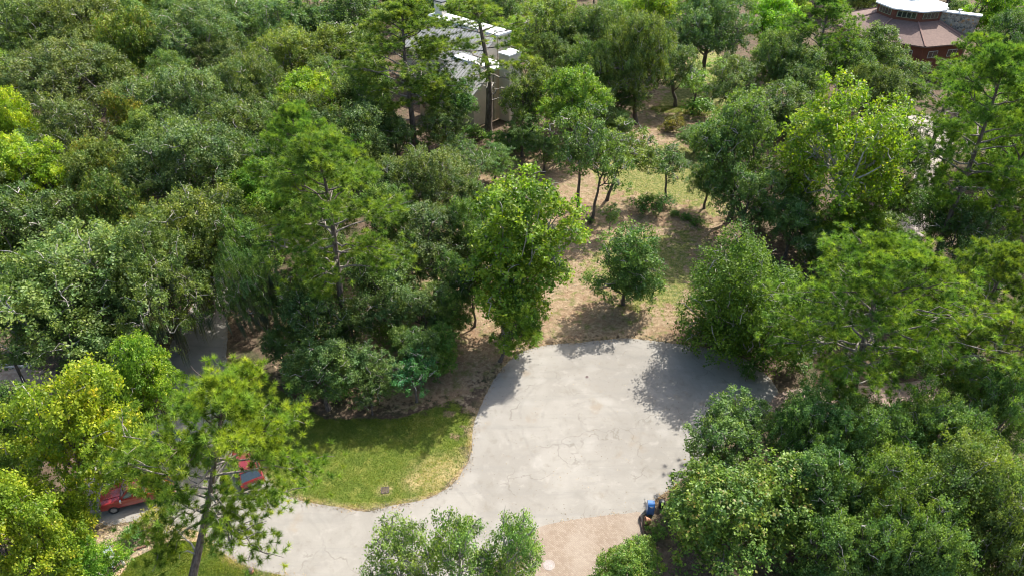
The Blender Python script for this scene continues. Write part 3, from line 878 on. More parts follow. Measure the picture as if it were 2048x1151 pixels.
c = t.mix(sep.outputs[0], (0.13, 0.12, 0.10), (0.44, 0.38, 0.29)); c = t.mix(t.ramp(sep.outputs[1], 0.8, 0.9, 0, .8), c, (0.42, 0.24, 0.10))
c = t.mix(t.ramp(ve.outputs['Distance'], 0.02, 0.06, 1, 0), c, (0.36, 0.34, 0.31))
p = t.n('BsdfPrincipled', Roughness=0.9); t.l(c, p.inputs['Base Color'])
b = t.n('Bump', Strength=0.9, Distance=0.08); t.l(ve.outputs['Distance'], b.inputs['Height']); t.l(b.outputs[0], p.inputs['Normal'])
t.l(p.outputs[0], out.inputs['Surface']); M['stone'] = m

def octa(r, rot): return [(r * math.cos(rot + k * math.pi / 4), r * math.sin(rot + k * math.pi / 4)) for k in range(8)]
EAVE_Z, CL_Z0, CL_Z1 = 6.6, 9.0, 10.7
hc = g(1832, 14, 10.9)
fc = g(1851, 94, EAVE_Z)                       # the front corner of the eaves
rc = g(1941, 86, EAVE_Z)
Ro = math.hypot(fc.x - rc.x, fc.y - rc.y) / (2 * math.sin(math.pi / 8))
# centre of the octagon from its two visible corners
mid = (fc + rc) / 2; dirn = Vector((-(rc.y - fc.y), rc.x - fc.x, 0)).normalized()
ctr = mid + dirn * Ro * math.cos(math.pi / 8)
rot8 = math.atan2(fc.y - ctr.y, fc.x - ctr.x)
H8 = empty('octagonal_house', (ctr.x, ctr.y, 0), 0)
tag(H8, 'octagonal red wooden house with brown shingle roof and raised white centre roof', 'house')
Ri = Ro * 0.47
bm_ = MB(); ow = octa(Ro - 0.7, rot8); bm_.prism(ow, 2.2, EAVE_Z - 0.05); bm_.build('wall', M['redwood'], H8)
b2 = MB(); b2.prism(octa(Ro - 2.6, rot8), -0.2, 2.19); b2.build('lower_wall', M['redwood'], H8)
oe = octa(Ro, rot8); oi = octa(Ri - 0.02, rot8)
for k in range(8):
    a, b_, c_, d_ = oe[k], oe[(k+1) % 8], oi[(k+1) % 8], oi[k]
    s = MB(); s.add([(a[0], a[1], EAVE_Z), (b_[0], b_[1], EAVE_Z), (c_[0], c_[1], CL_Z0), (d_[0], d_[1], CL_Z0),
                     (a[0], a[1], EAVE_Z - 0.22), (b_[0], b_[1], EAVE_Z - 0.22), (c_[0], c_[1], CL_Z0 - 0.22), (d_[0], d_[1], CL_Z0 - 0.22)],
                    [(0,1,2,3),(7,6,5,4),(0,4,5,1),(1,5,6,2),(2,6,7,3),(3,7,4,0)])
    s.build('roof', M['rshingle'], H8)
    q = MB(); q.tube([(a[0], a[1], EAVE_Z + 0.02), (d_[0], d_[1], CL_Z0 + 0.02)], [0.16, 0.16], 5); q.build('ridge', M['ridge'], H8)
cl = MB(); cl.prism(octa(Ri, rot8), CL_Z0 - 0.4, CL_Z1); cl.build('clerestory_wall', M['redwood'], H8)
wr = octa(Ri + 0.55, rot8); w2 = octa(1.3, rot8)
s = MB(); s.prism(wr, CL_Z1 + 0.01, CL_Z1 + 0.22)
s.add([(x, y, CL_Z1 + 0.22) for x, y in wr] + [(x, y, CL_Z1 + 0.75) for x, y in w2], [(k, (k+1) % 8, (k+1) % 8 + 8, k + 8) for k in range(8)] + [tuple(range(8, 16))])
s.build('upper_roof', M['whiteroof'], H8)
s = MB(); s.prism(octa(1.25, rot8), CL_Z1 + 0.76, CL_Z1 + 0.9); s.add([(x, y, CL_Z1 + 0.9) for x, y in octa(1.25, rot8)] + [(0, 0, CL_Z1 + 1.5)], [(k, (k+1) % 8, 8) for k in range(8)])
s.build('skylight', M['skylight'], H8)
for k in range(8):
    an = rot8 + (k + 0.5) * math.pi / 4; ap = Ri * math.cos(math.pi / 8); side = 2 * Ri * math.sin(math.pi / 8)
    c0 = Vector((math.cos(an) * (ap + 0.03), math.sin(an) * (ap + 0.03), (CL_Z0 + CL_Z1) / 2 + 0.12))
    f = MB(); f.box(c0, (0.08, side * 0.74, 1.05), an)
    w = f.build('window', M['olivetrim'], H8)
    for j in range(4):
        off = (j - 1.5) * side * 0.175
        pp = MB(); pp.box((c0.x + math.cos(an) * 0.05 - math.sin(an) * off, c0.y + math.sin(an) * 0.05 + math.cos(an) * off, c0.z), (0.03, side * 0.14, 0.85), an)
        pp.build('pane', M['darkglass'], w)
    apo = (Ro - 0.7) * math.cos(math.pi / 8)
    for off in (-2.0, 2.0):
        f = MB(); f.box((math.cos(an) * (apo + 0.03) - math.sin(an) * off, math.sin(an) * (apo + 0.03) + math.cos(an) * off, 4.9), (0.10, 1.9, 1.2), an)
        w = f.build('window', M['trim'], H8)
        for j in (-1, 1):
            pp = MB(); pp.box((math.cos(an) * (apo + 0.08) - math.sin(an) * (off + j * 0.46), math.sin(an) * (apo + 0.08) + math.cos(an) * (off + j * 0.46), 4.9), (0.03, 0.84, 1.04), an)
            pp.build('pane', M['darkglass'], w)
for (u_, v_) in ((1788, 71), (1817, 66), (1799, 80)):
    q = g(u_, v_, 7.4) - ctr
    MB().lathe([(0.11, -0.5), (0.11, 0.25), (0.14, 0.3)], (q.x, q.y, 7.4), 8).build('roof_vent', M['skylight'], H8)
# rubble stone wall running out from the clerestory
a0 = g(1880, 24, 10.3) - ctr; a1 = g(1962, 34, 10.3) - ctr
dv = (a1 - a0); Lw = math.hypot(dv.x, dv.y); dn = Vector((dv.x, dv.y, 0)).normalized(); pn = Vector((-dn.y, dn.x, 0))
th_w = 1.1
v = []
for z, l in ((-0.2, Lw * 0.86), (10.3, Lw)):
    for (q, s_) in ((-0.3, 0), (l, 0), (l, th_w), (-0.3, th_w)):
        p_ = Vector((a0.x, a0.y, 0)) + dn * q + pn * s_
        v.append((p_.x, p_.y, z))
MB().add(v, [(3,2,1,0),(4,5,6,7),(0,1,5,4),(1,2,6,5),(2,3,7,6),(3,0,4,7)]).build('stone_wall', M['stone'], H8)
v = []
for z in (10.31, 10.5):
    for (q, s_) in ((-0.4, -0.15), (Lw + 0.15, -0.15), (Lw + 0.15, th_w + 0.15), (-0.4, th_w + 0.15)):
        p_ = Vector((a0.x, a0.y, 0)) + dn * q + pn * s_
        v.append((p_.x, p_.y, z))
MB().add(v, [(3,2,1,0),(4,5,6,7),(0,1,5,4),(1,2,6,5),(2,3,7,6),(3,0,4,7)]).build('wall_cap', M['whiteroof'], H8)
for q in (0.9, 3.0):
    p_ = Vector((a0.x, a0.y, 0)) + dn * q + pn * 0.5
    MB().lathe([(0.16, 10.5), (0.16, 10.85), (0.32, 10.87), (0.32, 11.0)], (p_.x, p_.y, 0), 10).build('flue_pipe', M['trim'], H8)

# ------------------------------------------------------------------ grey modern house (behind the pines)
M['seam'] = plain_mat('grey_metal_roof', (0.46, 0.44, 0.40), 0.45, metal=0.15, var=0.05)
M['beige'] = plain_mat('beige_panel_wall', (0.58, 0.50, 0.38), 0.85, var=0.08, scale=0.6)
M['greywall'] = plain_mat('grey_wall', (0.58, 0.53, 0.45), 0.85, var=0.06, scale=0.6)
M['darkcap'] = plain_mat('dark_metal_cap', (0.06, 0.065, 0.07), 0.5)
p1 = g(852, 30, 11.0); p2 = g(996, 70, 11.0)
GH = empty('modern_house', ((p1.x + p2.x) / 2, (p1.y + p2.y) / 2, 0), math.atan2(p2.y - p1.y, p2.x - p1.x))
tag(GH, 'beige modern house with sloping ribbed grey metal roofs and bright white parapets', 'house')
LW = math.hypot(p2.x - p1.x, p2.y - p1.y)
# local frame: x along the ridge to the right, -y towards the viewer
def mono(x0, x1, y0, drop_y, z1, z2, wallm):
    """white flat strip at height z1 behind y0, ribbed roof falling towards -y down to z2"""
    MB().box(((x0+x1)/2, y0 + 1.6, z1 - 0.15), (x1 - x0, 3.2, 0.3)).build('white_roof', M['whiteroof'], GH)
    MB().box(((x0+x1)/2, y0 + 1.6, z1/2 - 0.16), (x1 - x0 - 0.3, 2.9, z1 - 0.3)).build('wall', wallm, GH)
    v = [(x0, y0 - 0.02, z1 - 0.2), (x1, y0 - 0.02, z1 - 0.2), (x1, y0 - drop_y, z2), (x0, y0 - drop_y, z2)]
    v += [(a, b, c - 0.15) for a, b, c in v]
    rf = MB().add(v, [(3,2,1,0),(4,5,6,7),(0,1,5,4),(1,2,6,5),(2,3,7,6),(3,0,4,7)]).build('metal_roof', M['seam'], GH)
    sl = math.atan2(z1 - 0.2 - z2, drop_y); Ls = math.hypot(z1 - 0.2 - z2, drop_y)
    me = MB().box((0, 0, 0), (0.07, Ls, 0.10), 0, sl).mesh('rib', M['seam'])
    n = int((x1 - x0) / 0.6)
    for i in range(n + 1):
        put('rib', me, rf, ((x0 + 0.05 + i * (x1 - x0 - 0.1) / n), y0 - drop_y / 2 - 0.02, (z1 - 0.2 + z2) / 2 + 0.05))
    v = [(x0+.2, y0 - .03, 0), (x1-.2, y0 - .03, 0), (x1-.2, y0 - drop_y + .2, 0), (x0+.2, y0 - drop_y + .2, 0),
         (x0+.2, y0 - .03, z1 - .5), (x1-.2, y0 - .03, z1 - .5), (x1-.2, y0 - drop_y + .2, z2 - .12), (x0+.2, y0 - drop_y + .2, z2 - .12)]
    MB().add(v, [(0,1,2,3),(7,6,5,4),(1,0,4,5),(2,1,5,6),(3,2,6,7),(0,3,7,4)]).build('front_wall', wallm, GH)
mono(-LW/2, LW/2, 0, 6.0, 11.0, 7.0, M['greywall'])
mono(LW/2 - 4.2, LW/2 + 5.0, -6.2, 4.6, 8.2, 5.2, M['beige'])
mono(LW/2 - 5.6, LW/2 - 1.0, -10.9, 2.0, 4.4, 3.6, M['beige'])
cx = -LW/2 + 1.2
MB().box((cx, 2.3, 11.7), (2.0, 1.0, 2.6)).build('chimney', M['greywall'], GH)
MB().box((cx, 2.3, 13.1), (2.2, 1.2, 0.2)).build('chimney_cap', M['darkcap'], GH)
MB().box((LW/2 + 6.3, -4.0, 5.2), (2.2, 2.6, 10.4)).build('tower_wall', M['greywall'], GH)
MB().box((LW/2 + 6.3, -4.0, 10.5), (2.4, 2.8, 0.2)).build('tower_roof', M['whiteroof'], GH)
MB().box((-LW/2 - 1.4, -2.6, 4.0), (1.8, 1.8, 8.0)).build('side_wall', M['greywall'], GH)
MB().box((-LW/2 - 1.4, -2.6, 8.1), (2.0, 2.0, 0.2)).build('side_roof', M['whiteroof'], GH)
for (x, z, w_, h_) in ((LW/2 + 1.2, 3.2, 1.3, 1.8), (LW/2 + 3.4, 3.9, 1.9, 1.1), (LW/2 - 0.6, 2.3, 0.7, 0.9)):
    f = MB().box((x, -10.64, z), (w_ + 0.16, 0.10, h_ + 0.16)).build('window', M['greywall'], GH)
    MB().box((x, -10.71, z), (w_, 0.04, h_)).build('pane', M['darkglass'], f)
for (x, z, w_, h_) in ((LW/2 - 4.2, 2.0, 0.8, 1.1), (LW/2 - 2.4, 2.1, 0.7, 1.0)):
    f = MB().box((x, -12.74, z), (w_ + 0.16, 0.10, h_ + 0.16)).build('window', M['greywall'], GH)
    MB().box((x, -12.81, z), (w_, 0.04, h_)).build('pane', M['darkglass'], f)
for i in range(9):
    x = LW/2 - 3.9 + i * 1.1
    MB().box((x, -10.62, 2.5), (0.05, 0.05, 5.0)).build('batten', M['beige'], GH)

# small pale house glimpsed through the far left crowns
def far_house(u, v, z, label, w=12, d=9, rz=0.3):
    p_ = g(u, v, z)
    h = empty('distant_house', (p_.x, p_.y, 0), rz); tag(h, label, 'house')
    MB().box((0, 0, z/2 - .6), (w, d, z - 1.2)).build('wall', M['beige'], h)
    for sgn in (-1, 1):
        v_ = [(-w/2-.4, sgn*(d/2+.4), z - 1.4), (w/2+.4, sgn*(d/2+.4), z - 1.4), (w/2+.4, 0, z + 1.2), (-w/2-.4, 0, z + 1.2)]
        v_ += [(a, b, c - .18) for a, b, c in v_]
        MB().add(v_, [(0,1,2,3),(7,6,5,4),(0,4,5,1),(1,5,6,2),(2,6,7,3),(3,7,4,0)]).build('roof', M['seam'], h)
    for x in (-3, 0, 3):
        f = MB().box((x, -d/2 - .03, z*.4), (1.5, .08, 1.3)).build('window', M['trim'], h)
        MB().box((x, -d/2 - .09, z*.4), (1.3, .03, 1.1)).build('pane', M['darkglass'], f)
far_house(170, 2, 6.5, 'pale roofed house just glimpsed between crowns at the far top left', rz=0.4)
far_house(515, 2, 6.0, 'grey roofed house showing through the far trees left of the modern house', w=10, rz=-0.2)

# ------------------------------------------------------------------ vehicles
def paint(name, col): return plain_mat(name, col, 0.3, var=0.03, coat=0.8, spec=0.5)
M['redpaint'] = paint('faded_red_car_paint', (0.27, 0.022, 0.022))
M['darkredpaint'] = paint('deep_red_car_paint', (0.17, 0.010, 0.013))
M['bluepaint'] = paint('dark_blue_car_paint', (0.03, 0.06, 0.13))
M['whitepaint'] = paint('white_car_paint', (0.75, 0.76, 0.77))
M['rubber'] = plain_mat('tyre_rubber', (0.02, 0.02, 0.02), 0.9)
M['chrome'] = plain_mat('bright_metal', (0.6, 0.6, 0.6), 0.25, metal=0.9)
M['plastic'] = plain_mat('black_trim_plastic', (0.03, 0.03, 0.03), 0.6)
M['glass'] = plain_mat('tinted_car_glass', (0.035, 0.05, 0.055), 0.06, spec=0.9, coat=0.6)
M['lampglass'] = plain_mat('headlight_glass', (0.6, 0.6, 0.58), 0.15)
M['redlamp'] = plain_mat('tail_light_glass', (0.35, 0.01, 0.01), 0.2)

def loft(stations, mat, name, parent):
    """stations: x, z_bottom, z_top, half width"""
    V = []; F = []
    for x, zb, zt, hw in stations:
        zm = zb + (zt - zb) * 0.62
        sec = [(-hw*.86, zb), (-hw, zb + (zt-zb)*.15), (-hw, zm), (-hw*.955, zt - .03), (-hw*.86, zt + .015), (-hw*.4, zt + .04), (0, zt + .05)]
        sec = sec + [(-y, z) for y, z in sec[-2::-1]]
        V += [(x, y, z) for y, z in sec]
    n = 13
    for k in range(len(stations) - 1):
        F += [(k*n+i, k*n+(i+1) % n, (k+1)*n+(i+1) % n, (k+1)*n+i) for i in range(n)]
    F += [tuple(range(n)), tuple(range((len(stations)-1)*n, len(stations)*n))[::-1]]
    b = MB(); b.add(V, F)
    o = b.build(name, mat, parent, smooth=False)
    bm = bmesh.new(); bm.from_mesh(o.data); bmesh.ops.recalc_face_normals(bm, faces=bm.faces)
    for f in bm.faces: f.smooth = True
    for e in bm.edges:
        if len(e.link_faces) == 2 and e.calc_face_angle(0) > 0.6: e.smooth = False
    bm.to_mesh(o.data); bm.free()
    return o

def vehicle(name, label, cat, loc, rz, mat, L, Wd, kind, light_trim=False):
    root = empty(name, loc, rz); tag(root, label, cat)
    hw = Wd / 2; f, r = L/2, -L/2
    if kind == 'pickup':
        st = [(f, .55, .86, hw*.84), (f-.1, .42, 1.0, hw*.95), (f-.45, .38, 1.08, hw), (f-1.55, .38, 1.14, hw), (f-1.75, .38, 1.14, hw), (r+1.9, .38, 1.14, hw), (r+.1, .42, 1.14, hw), (r, .5, 1.08, hw*.96)]
        cab = (f-1.45, f-2.15, r+2.15, r+1.95, 1.14, 1.80)
    elif kind == 'suv':
        st = [(f, .5, .82, hw*.84), (f-.12, .36, .95, hw*.95), (f-.5, .3, 1.03, hw), (f-1.3, .3, 1.10, hw), (r+.5, .3, 1.12, hw), (r+.1, .34, 1.08, hw*.97), (r, .45, .98, hw*.9)]
        cab = (f-1.15, f-1.85, r+.55, r+.12, 1.10, 1.70)
    else:
        st = [(f, .45, .66, hw*.82), (f-.15, .3, .78, hw*.94), (f-.6, .25, .88, hw), (f-1.35, .25, .94, hw), (r+1.0, .25, .96, hw), (r+.2, .3, .92, hw*.96), (r, .42, .84, hw*.88)]
        cab = (f-1.2, f-1.95, r+1.45, r+.75, .94, 1.42)
    body = loft(st, mat, 'body', root)
    x0, x1, x2, x3, zb, zt = cab
    wb, wt = hw * .90, hw * .70
    V = [(x0, -wb, zb), (x0, wb, zb), (x3, wb, zb), (x3, -wb, zb), (x1, -wt, zt), (x1, wt, zt), (x2, wt, zt), (x2, -wt, zt)]
    def lerp(a, b, t): return tuple(a[i] + (b[i]-a[i])*t for i in range(3))
    quads = {'windscreen': (0, 1, 5, 4), 'rear_window': (2, 3, 7, 6), 'side_window': (1, 2, 6, 5), 'side_window.001': (3, 0, 4, 7)}
    core = MB(); core.add([(x*.985 if False else x, y*.985, z) for x, y, z in V], [(3,2,1,0),(4,5,6,7),(0,1,5,4),(1,2,6,5),(2,3,7,6),(3,0,4,7)])
    core.build('cabin', mat, root)
    for nm, q in quads.items():
        P = [Vector(V[i]) for i in q]
        c = sum(P, Vector()) / 4; nrm = (P[1]-P[0]).cross(P[3]-P[0]).normalized()
        if nrm.dot(c - Vector((0, 0, 1))) < 0: nrm = -nrm
        if nm.startswith('side'):
            # two panes per side
            for a, b in ((0.07, 0.50), (0.54, 0.93)):
                Q = [P[0].lerp(P[1], a), P[0].lerp(P[1], b), P[3].lerp(P[2], b), P[3].lerp(P[2], a)]
                cc = sum(Q, Vector()) / 4
                Q = [cc + (p_-cc)*.80 + nrm*.012 for p_ in Q]
                MB().add(Q, [(0,1,2,3)]).build('side_window', M['glass'], root)
        else:
            Q = [c + (p_-c)*.88 + nrm*.012 for p_ in P]
            MB().add(Q, [(0,1,2,3)]).build(nm, M['glass'], root)
    MB().box(((x1+x2)/2, 0, zt+.025), (abs(x1-x2)+.05, wt*2+.06, .06)).build('roof', mat, root, bevel=.02)
    if kind == 'pickup':
        MB().box((r+1.0, 0, 1.185), (1.55, hw*1.5, .03)).build('bed_cover', mat, root)
        MB().box((f-.95, .45, 1.19), (1.1, .06, .03)).box((f-.95, -.45, 1.19), (1.1, .06, .03)).build('bonnet_crease', mat, root)
    if kind == 'suv':
        for s in (-1, 1):
            MB().box(((x1+x2)/2, s*wt*.86, zt+.09), (abs(x1-x2)*.8, .05, .05)).build('roof_rail', M['plastic'], root)
    wr_ = .37 if kind != 'sedan' else .32
    for sx in (f-.9, r+.95):
        for s in (-1, 1):
            w = MB(); n = 16
            for (ra, ya) in ():
                pass
            prof = [(0.0, -.10), (wr_*.6, -.10), (wr_*.95, -.11), (wr_, -.06), (wr_, .06), (wr_*.95, .11), (wr_*.6, .10)]
            V_ = []; F_ = []
            for rr, yy in prof:
                V_ += [(sx + rr*math.cos(2*math.pi*i/n), s*(hw-.08) + yy*s, wr_ + rr*math.sin(2*math.pi*i/n)) for i in range(n)]
            for k in range(len(prof)-1):
                F_ += [(k*n+i, k*n+(i+1) % n, (k+1)*n+(i+1) % n, (k+1)*n+i) for i in range(n)]
            w.add(V_, F_)
            wo = w.build('wheel', M['rubber'], root)
            V_ = [(sx + wr_*.6*math.cos(2*math.pi*i/n), s*(hw+.015), wr_ + wr_*.6*math.sin(2*math.pi*i/n)) for i in range(n)] + [(sx, s*(hw-.03), wr_)]
            MB().add(V_, [(i, (i+1) % n, n) for i in range(n)]).build('rim', M['chrome'], wo)
    for s in (-1, 1):
        MB().box((f-.07, s*hw*.68, st[0][2]-.06), (.12, .34, .15)).build('headlight', M['lampglass'], root, bevel=.02)
        MB().box((r+.04, s*hw*.80, st[-1][2]-.12), (.10, .20, .26)).build('tail_light', M['redlamp'], root, bevel=.02)
        MB().box((x0-.15, s*(hw+.09), zb+.06), (.12, .22, .16)).build('mirror', M['chrome'] if light_trim else mat, root, bevel=.02)
    MB().box((f+.0, 0, .48), (.14, Wd*.86, .16)).build('front_bumper', M['chrome'] if kind == 'pickup' else M['plastic'], root, bevel=.02)
    MB().box((r-.0, 0, .48), (.14, Wd*.86, .16)).build('rear_bumper', M['chrome'] if kind == 'pickup' else M['plastic'], root, bevel=.02)
    MB().box((f+.005, 0, .70), (.05, Wd*.5, .16)).build('grille', M['plastic'], root)
    MB().box((r-.02, 0, .72), (.05, .34, .17)).build('number_plate', M['trim'], root)
    return root
a = g(200, 994, 1.0); b_ = g(318, 962, 1.2)
d_ = (a - b_); dn_ = d_.normalized(); cc_ = a - dn_ * 2.55
vehicle('pickup_truck', 'faded red pickup truck parked facing left beneath the yellow green trees', 'pickup truck', (cc_.x, cc_.y, .006), math.atan2(dn_.y, dn_.x), M['redpaint'], 5.2, 1.95, 'pickup', True)
a = g(481, 893, .8); b_ = g(503, 958, .8); d_ = a - b_; cc_ = (a + b_) / 2
vehicle('parked_car', 'deep red car mostly hidden under the foreground pine at the lawn corner', 'car', (cc_.x, cc_.y, .006), math.atan2(d_.y, d_.x), M['darkredpaint'], 4.6, 1.85, 'suv')
a = g(262, 922, .9); b_ = g(328, 890, .9); d_ = a - b_; dn_ = d_.normalized(); cc_ = (a + b_) / 2
vehicle('parked_car', 'dark blue car with pale windscreen glint parked behind the red pickup', 'car', (cc_.x, cc_.y + .6, .006), math.atan2(dn_.y, dn_.x), M['bluepaint'], 4.5, 1.8, 'sedan')
a = g(470, 520, .8); b_ = g(466, 480, .8); d_ = a - b_; dn_ = d_.normalized(); cc_ = (a + b_) / 2
vehicle('parked_car', 'white car with dark windscreen glimpsed through a gap over the far left road', 'car', (cc_.x, cc_.y, .006), math.atan2(dn_.y, dn_.x), M['whitepaint'], 4.7, 1.9, 'suv')

# ------------------------------------------------------------------ street furniture and small things
M['bluebox'] = plain_mat('blue_painted_steel', (0.035, 0.14, 0.38), 0.35, var=0.05, coat=0.4)
M['iron'] = plain_mat('rusty_cast_iron', (0.09, 0.065, 0.06), 0.8, var=0.3, scale=12)
M['greyiron'] = plain_mat('worn_grey_iron', (0.28, 0.24, 0.22), 0.7, var=0.2, scale=8)
M['wood'] = bark_mat('creosoted_pole_wood', (0.035, 0.028, 0.024), (0.09, 0.075, 0.065))
M['greywood'] = plain_mat('grey_crossarm_wood', (0.40, 0.40, 0.40), 0.8)
M['terra'] = plain_mat('terracotta', (0.42, 0.20, 0.12), 0.85, var=0.15)
M['greenslat'] = plain_mat('weathered_green_slats', (0.22, 0.30, 0.27), 0.7, var=0.15)
M['whitepipe'] = plain_mat('white_plastic_pipe', (0.62, 0.62, 0.58), 0.5)
M['edging'] = plain_mat('dark_edging_timber', (0.07, 0.045, 0.035), 0.9)
M['brickred'] = plain_mat('edging_brick', (0.20, 0.10, 0.075), 0.9, var=0.2)
M['sootrubber'] = plain_mat('black_bin_plastic', (0.02, 0.022, 0.024), 0.5)

# blue kerb mailbox with a barrel top
q = g(1299, 1024)
mbx = empty('mailbox', (q.x, q.y, .01), R(-4)); tag(mbx, 'blue mailbox with rounded top standing at the edge of the turning circle', 'mailbox')
w, d, h = .25, .30, .95
prof = [(-d, .16), (d, .16), (d, h)] + [(d*math.cos(a), h + d*.95*math.sin(a)) for a in np.linspace(0.15, math.pi-.15, 9)] + [(-d, h)]
V = [(-w, y, z) for y, z in prof] + [(w, y, z) for y, z in prof]; n = len(prof)
MB().add(V, [(i, (i+1) % n, (i+1) % n+n, i+n) for i in range(n)] + [tuple(range(n)), tuple(range(n, 2*n))[::-1]]).build('body', M['bluebox'], mbx, bevel=.015)
for sx in (-1, 1):
    for sy in (-1, 1):
        MB().box((sx*.21, sy*.25, .08), (.06, .06, .2)).build('leg', M['bluebox'], mbx)
MB().box((0, -d*.72, h + .16), (.40, .04, .20), 0, R(-52)).build('flap', M['bluebox'], mbx, bevel=.008)
MB().box((0, -d*.98-.03, h + .06), (.22, .03, .03)).build('handle', M['chrome'], mbx)

# second bin in the shade, pot and timber edging by the mailbox
q = g(1322, 1013)
bn = empty('rubbish_bin', (q.x, q.y, .02)); tag(bn, 'small black bin in the shade just right of the blue mailbox', 'bin')
MB().lathe([(.20, 0), (.24, .55), (.24, .6)], n=14).build('body', M['sootrubber'], bn, True)
MB().lathe([(.26, .605), (.26, .64), (.12, .70), (.02, .71)], n=14).build('lid', M['sootrubber'], bn, True)
q = g(1300, 1046)
pt = empty('terracotta_pot', (q.x, q.y, .03)); tag(pt, 'terracotta pot lying in the bed below the blue mailbox', 'pot')
pb = MB().lathe([(.16, 0), (.22, .12), (.27, .34), (.30, .38), (.30, .42), (.26, .42), (.24, .36), (.18, .12)], n=16)
po = pb.build('body', M['terra'], pt, True); po.rotation_euler = (0, R(-78), 0); po.location.z = .26
a = g(1279, 1034); b_ = g(1289, 1078)
ed = MB(); ed.box(((a.x+b_.x)/2, (a.y+b_.y)/2, .09), ((b_-a).length, .10, .18), math.atan2(b_.y-a.y, b_.x-a.x))
tag(ed.build('edging_timber', M['edging'], bevel=.01), 'dark edging timber between the paved drive and the bed with the pot', 'edging')

# drain grate and covers
q = g(770, 980)
dr = empty('drain_grate', (q.x, q.y, .03), R(8)); tag(dr, 'rusty square drain grate set in the sunny lawn', 'drain')
MB().box((0, .27, .02), (.60, .06, .04)).box((0, -.27, .02), (.60, .06, .04)).box((.27, 0, .02), (.06, .48, .04)).box((-.27, 0, .02), (.06, .48, .04)).build('frame', M['iron'], dr)
barm = MB().box((0, 0, 0), (.035, .48, .03)).mesh('bar', M['iron'])
for i in range(7): put('bar', barm, dr, (-.21 + i*.07, 0, .02))
MB().box((0, 0, -.02), (.50, .50, .01)).build('pit', M['plastic'], dr)
def cover(u, v, r, z, label, mat, ring):
    q = g(u, v)
    mh = empty('manhole_cover', (q.x, q.y, z)); tag(mh, label, 'manhole cover')
    MB().lathe([(r*1.25, .0), (r*1.25, .014), (r*1.02, .016), (r*1.01, .0)], n=28).build('rim', ring, mh)
    lid = MB().lathe([(r, .001), (r, .012), (.01, .014)], n=28).build('lid', mat, mh)
    return mh
cover(1098, 1129, .33, .016, 'round grey manhole cover ringed with pale concrete in the brick driveway', M['greyiron'], M['concrete'])
cover(1174, 753, .15, .010, 'small dark round cover in the asphalt near the top of the turning circle', M['iron'], M['greyiron'])

# utility pole
q = g(92, 852); 
ztop = height_at(730, q.y)
up = empty('utility_pole', (q.x, q.y, 0), R(4)); tag(up, 'dark wooden utility pole with pale crossarm at the left edge', 'utility pole')
tp_ = g(30, 731, ztop) - Vector((q.x, q.y, 0))
lx = max(-1.2, min(1.2, tp_.x)); ly = 0
MB().tube([(0, 0, -.4), (lx*.5, 0, ztop*.5), (lx, 0, ztop)], [.17, .14, .11], 10).build('pole', M['wood'], up, True)
ca = MB().box((lx, 0.16, ztop-.25), (2.5, .11, .13)).build('crossarm', M['greywood'], up)
for x in (-1.1, -.75, .75, 1.1):
    MB().lathe([(.03, -.2), (.03, -.08), (.07, -.06), (.05, 0), (.07, .04), (.03, .08)], (lx + x, .16, ztop), 8).build('insulator', M['chrome'], up)
MB().tube([(lx-.6, .10, ztop-.3), (lx, .07, ztop-.9)], [.02, .02], 5).tube([(lx+.6, .10, ztop-.3), (lx, .07, ztop-.9)], [.02, .02], 5).build('brace', M['greywood'], up)
MB().tube([(lx*.9, 0, ztop*.86), (2.3, -3.2, 0)], [.018, .018], 5).build('guy_wire', M['greywood'], up)

# slatted bench-like stack and white pipe near the planting bed
a = g(212, 1094, .4); b_ = g(232, 1130, .4)
sl = empty('slatted_bench', ((a.x+b_.x)/2, (a.y+b_.y)/2, .0), math.atan2(b_.y-a.y, b_.x-a.x)); tag(sl, 'weathered green slatted bench among leaves below the planting bed', 'bench')
Lb = (b_-a).length
for i in range(4): MB().box((0, -.21 + i*.14, .44), (Lb, .10, .04)).build('slat', M['greenslat'], sl)
for s in (-1, 1):
    MB().box((s*Lb*.38, -.2, .21), (.07, .07, .42)).build('leg', M['greenslat'], sl); MB().box((s*Lb*.38, .2, .21), (.07, .07, .42)).build('leg', M['greenslat'], sl)
    MB().box((s*Lb*.38, 0, .40), (.05, .46, .05)).build('rail', M['greenslat'], sl)
q = g(248, 1128)
wp = empty('vent_pipe', (q.x, q.y, 0)); tag(wp, 'short white capped pipe standing beside the planting bed', 'pipe')
MB().lathe([(.10, -.1), (.10, .85)], n=14).build('pipe', M['whitepipe'], wp, True)
MB().lathe([(.17, .852), (.19, .92), (.12, 1.0), (.02, 1.02)], n=14).build('cap', M['whitepipe'], wp, True)
# brick edging between bed and lawn
a = g(268, 1101); b_ = g(325, 1077); n = 9
be = empty('brick_edging', (a.x, a.y, .02)); tag(be, 'line of dark bricks edging the planting bed above the lawn', 'edging')
bme = MB().box((0, 0, 0), (.24, .12, .14)).mesh('brick', M['brickred'], bevel=.01)
for i in range(n):
    p_ = a.lerp(b_, i/(n-1)) - a
    put('brick', bme, be, (p_.x, p_.y + .05*math.sin(i*1.7), .06), (0, 0, math.atan2(b_.y-a.y, b_.x-a.x) + .08*math.sin(i*3)))
# rusty post cap at the bottom
q = g(503, 1144)
rk = empty('rusty_valve_box', (q.x, q.y, .0)); tag(rk, 'rusty red brown valve box standing in the lower lawn', 'valve box')
MB().lathe([(.16, 0), (.17, .28), (.13, .34)], n=12).build('body', M['terra'], rk, True)
MB().lathe([(.18, .341), (.18, .38), (.05, .43), (.02, .43)], n=12).build('lid', M['iron'], rk, True)
